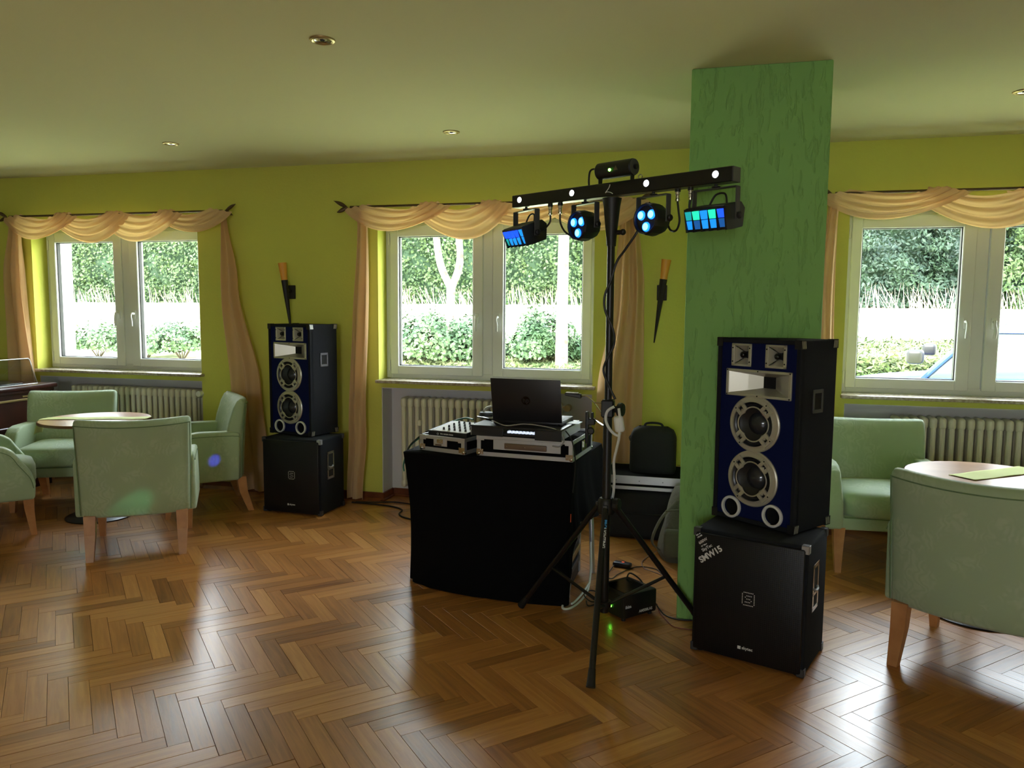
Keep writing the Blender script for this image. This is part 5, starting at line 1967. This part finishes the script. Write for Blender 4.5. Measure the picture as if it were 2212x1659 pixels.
MB().grid(bp_, 40, 16, wrapu=True, cap=True).build('pack_body', m_gbag, t, 80)
MB().tube(spline([(-.10, -.115, .30), (-.02, -.125, .31), (.08, -.11, .30)], 5), .006, 6).build('flap_seam', m_gbag, t)
MB().box(-.085, .065, -.155, -.10, .035, .20, bev=.025, seg=3, M=RZ(-.2)).build('front_pocket', m_gbag, t)
MB().tube(spline([(-.12, -.05, .06), (-.165, -.08, .12), (-.12, -.07, .24), (-.03, -.05, .34)], 5), .011, 8, flat=.4).build('shoulder_strap', m_gbag, t)
MB().tube(spline([(.0, -.15, .21), (.03, -.16, .19), (.05, -.15, .17)], 4), .004, 6).build('buckle', m_silver, t)

# laser box on the floor
t = thing('laser_box', 'squat black laser box with a glowing green lamp at the foot of the stand', 'stage light', (-.341, 3.357, 0), math.radians(47.95))
MB().box(0, .206, 0, .198, .012, .122, bev=.010, seg=2).build('housing', m_blackpl, t)
MB().box(.03, .18, .03, .17, .1215, .1235, bev=.001).build('top_window', m_logo, t)
for fx in (.02, .18):
    for fy in (.02, .175):
        MB().cyl((fx, fy, 0), (fx, fy, .014), .010, n=10).build('foot', m_rubber, t)
MB().lathe([(0, .004), (.004, .003), (.0055, 0), (0, -.001)], 12, M=T(-.001, .085, .052) @ RY(-PI / 2)).build('green_lamp', m_green, t)
text_mesh('box_lettering', 'ibiza', .020, m_print, t, stamp(.012, -.0006, .062), bold=.0004)
text_mesh('box_lettering', 'AM500LAS', .018, m_print, t, stamp(.095, -.0006, .028), bold=.0002)
MB().tube(spline([(.16, .16, .12), (.19, .17, .145), (.205, .12, .13), (.206, .08, .10)], 5), .004, 8).build('carry_strap', m_blackpl, t)

# small adapter with red lamp
t = thing('power_adapter', 'small black adapter with a red lamp on the floor behind the stand', 'adapter', (-.425, 4.12, 0), math.radians(-15))
MB().box(-.055, .045, -.024, .024, .0, .026, bev=.009, seg=3).build('adapter_body', mat('dark_blue_plastic', srgb(34, 36, 48), .4), t)
MB().box(-.008, .006, -.004, .006, .0255, .028, bev=.001).build('red_lamp', mat('red_lamp', srgb(235, 60, 30), .4, emit=((1, .15, .05, 1), 1.2)), t)

# floor cables
R1 = 'thin cables on the floor round the pillar'
cable('floor_cable', [(-.47, 4.13, .01), (-.49, 3.95, .004), (-.46, 3.91, .004), (-.43, 4.0, .004), (-.35, 4.13, .004), (-.25, 4.12, .004), (-.20, 4.02, .004), (-.15, 3.93, .004), (-.13, 3.80, .004)], .0026, m_blackpl, 'black thin cable curving across the floor from the adapter to the pillar', grp=R1)
cable('floor_cable', [(-.25, 4.45, .01), (-.30, 4.35, .004), (-.33, 4.22, .004), (-.31, 4.12, .004), (-.24, 4.06, .004), (-.18, 4.0, .004), (-.15, 3.90, .004), (-.14, 3.86, .004)], .0024, mat('pink_grey_cable', srgb(150, 120, 120), .5), 'pinkish grey cable lying between the backpack and the pillar', grp=R1)
cable('floor_cable', [(-.205, 3.55, .03), (-.19, 3.52, .004), (-.165, 3.46, .004), (-.12, 3.37, .004), (-.06, 3.355, .004), (-.02, 3.36, .004)], .0024, mat('brown_red_cable', srgb(120, 40, 36), .5), 'red and black twisted wire from the laser box to the subwoofer', grp=R1)
cable('floor_cable', [(-.22, 3.56, .04), (-.17, 3.50, .004), (-.11, 3.458, .004), (-.04, 3.462, .004)], .0034, m_blackpl, 'black mains cable running from the laser box behind the subwoofer', grp=R1)
cable('wall_cable', [(-2.47, 4.98, .006), (-2.38, 4.98, .006), (-2.25, 4.97, .006), (-2.12, 4.94, .006), (-2.04, 4.88, .006), (-2.02, 4.78, .006), (-1.96, 4.71, .006), (-1.84, 4.66, .006), (-1.6, 4.6, .006)], .0055, m_blackpl, 'black mains cable from the left subwoofer towards the DJ table')
cable('wall_cable', [(-2.45, 5.00, .006), (-2.30, 5.03, .006), (-2.18, 5.07, .006), (-2.02, 5.04, .006), (-1.88, 4.96, .006), (-1.6, 4.9, .006)], .0045, m_blackpl, 'second black cable along the skirting under the middle window')
cable('white_cable', [(-.570, 3.88, .20), (-.560, 3.83, .09), (-.553, 3.72, .02), (-.560, 3.60, .006), (-.585, 3.48, .006), (-.610, 3.435, .006), (-.632, 3.44, .006), (-.636, 3.456, .012)], .0055, m_wcable, 'thick white cable curling out at the right foot of the black cloth')
cable('white_cable', [(-.553, 3.74, .03), (-.572, 3.62, .014), (-.590, 3.53, .008), (-.600, 3.50, .008)], .0055, m_wcable, 'second white cable end crossing the first beside the tripod leg')
cable('tangle_cable', [(-.54, 3.56, .006), (-.52, 3.50, .006), (-.48, 3.56, .006), (-.50, 3.68, .006), (-.545, 3.70, .006), (-.56, 3.62, .010), (-.51, 3.54, .012), (-.47, 3.60, .006)], .0032, m_blackpl, 'tangled black cables on the floor beside the laser box')

# ================================================================== LIGHT BEAMS of the stage lights
def beam(src, dst, col, e, size):
    d = bpy.data.lights.new('stage_beam', 'SPOT')
    d.energy = e
    d.color = col
    d.spot_size = math.radians(size)
    d.spot_blend = .7
    d.shadow_soft_size = .01
    o = bpy.data.objects.new('stage_beam', d)
    COL.objects.link(o)
    src, dst = Vector(src), Vector(dst)
    o.location = src
    o.rotation_euler = (dst - src).to_track_quat('-Z', 'Y').to_euler()
    return o


dl = bar_pt(-.50, -.09, -.16)
beam(dl, (-3.22, 4.42, .36), (.03, .03, 1), 900, 1.6)
beam(dl, (-3.10, 3.53, .27), (.02, 1, .55), 160, 4.2)
beam(dl, (-3.02, 3.55, .23), (.05, .1, 1), 420, 1.8)
beam(dl, (-3.10, 2.80, 0), (.35, .2, 1), 40, 3)
beam(dl, (-1.24, 2.55, 0), (.45, .25, 1), 12, 3)
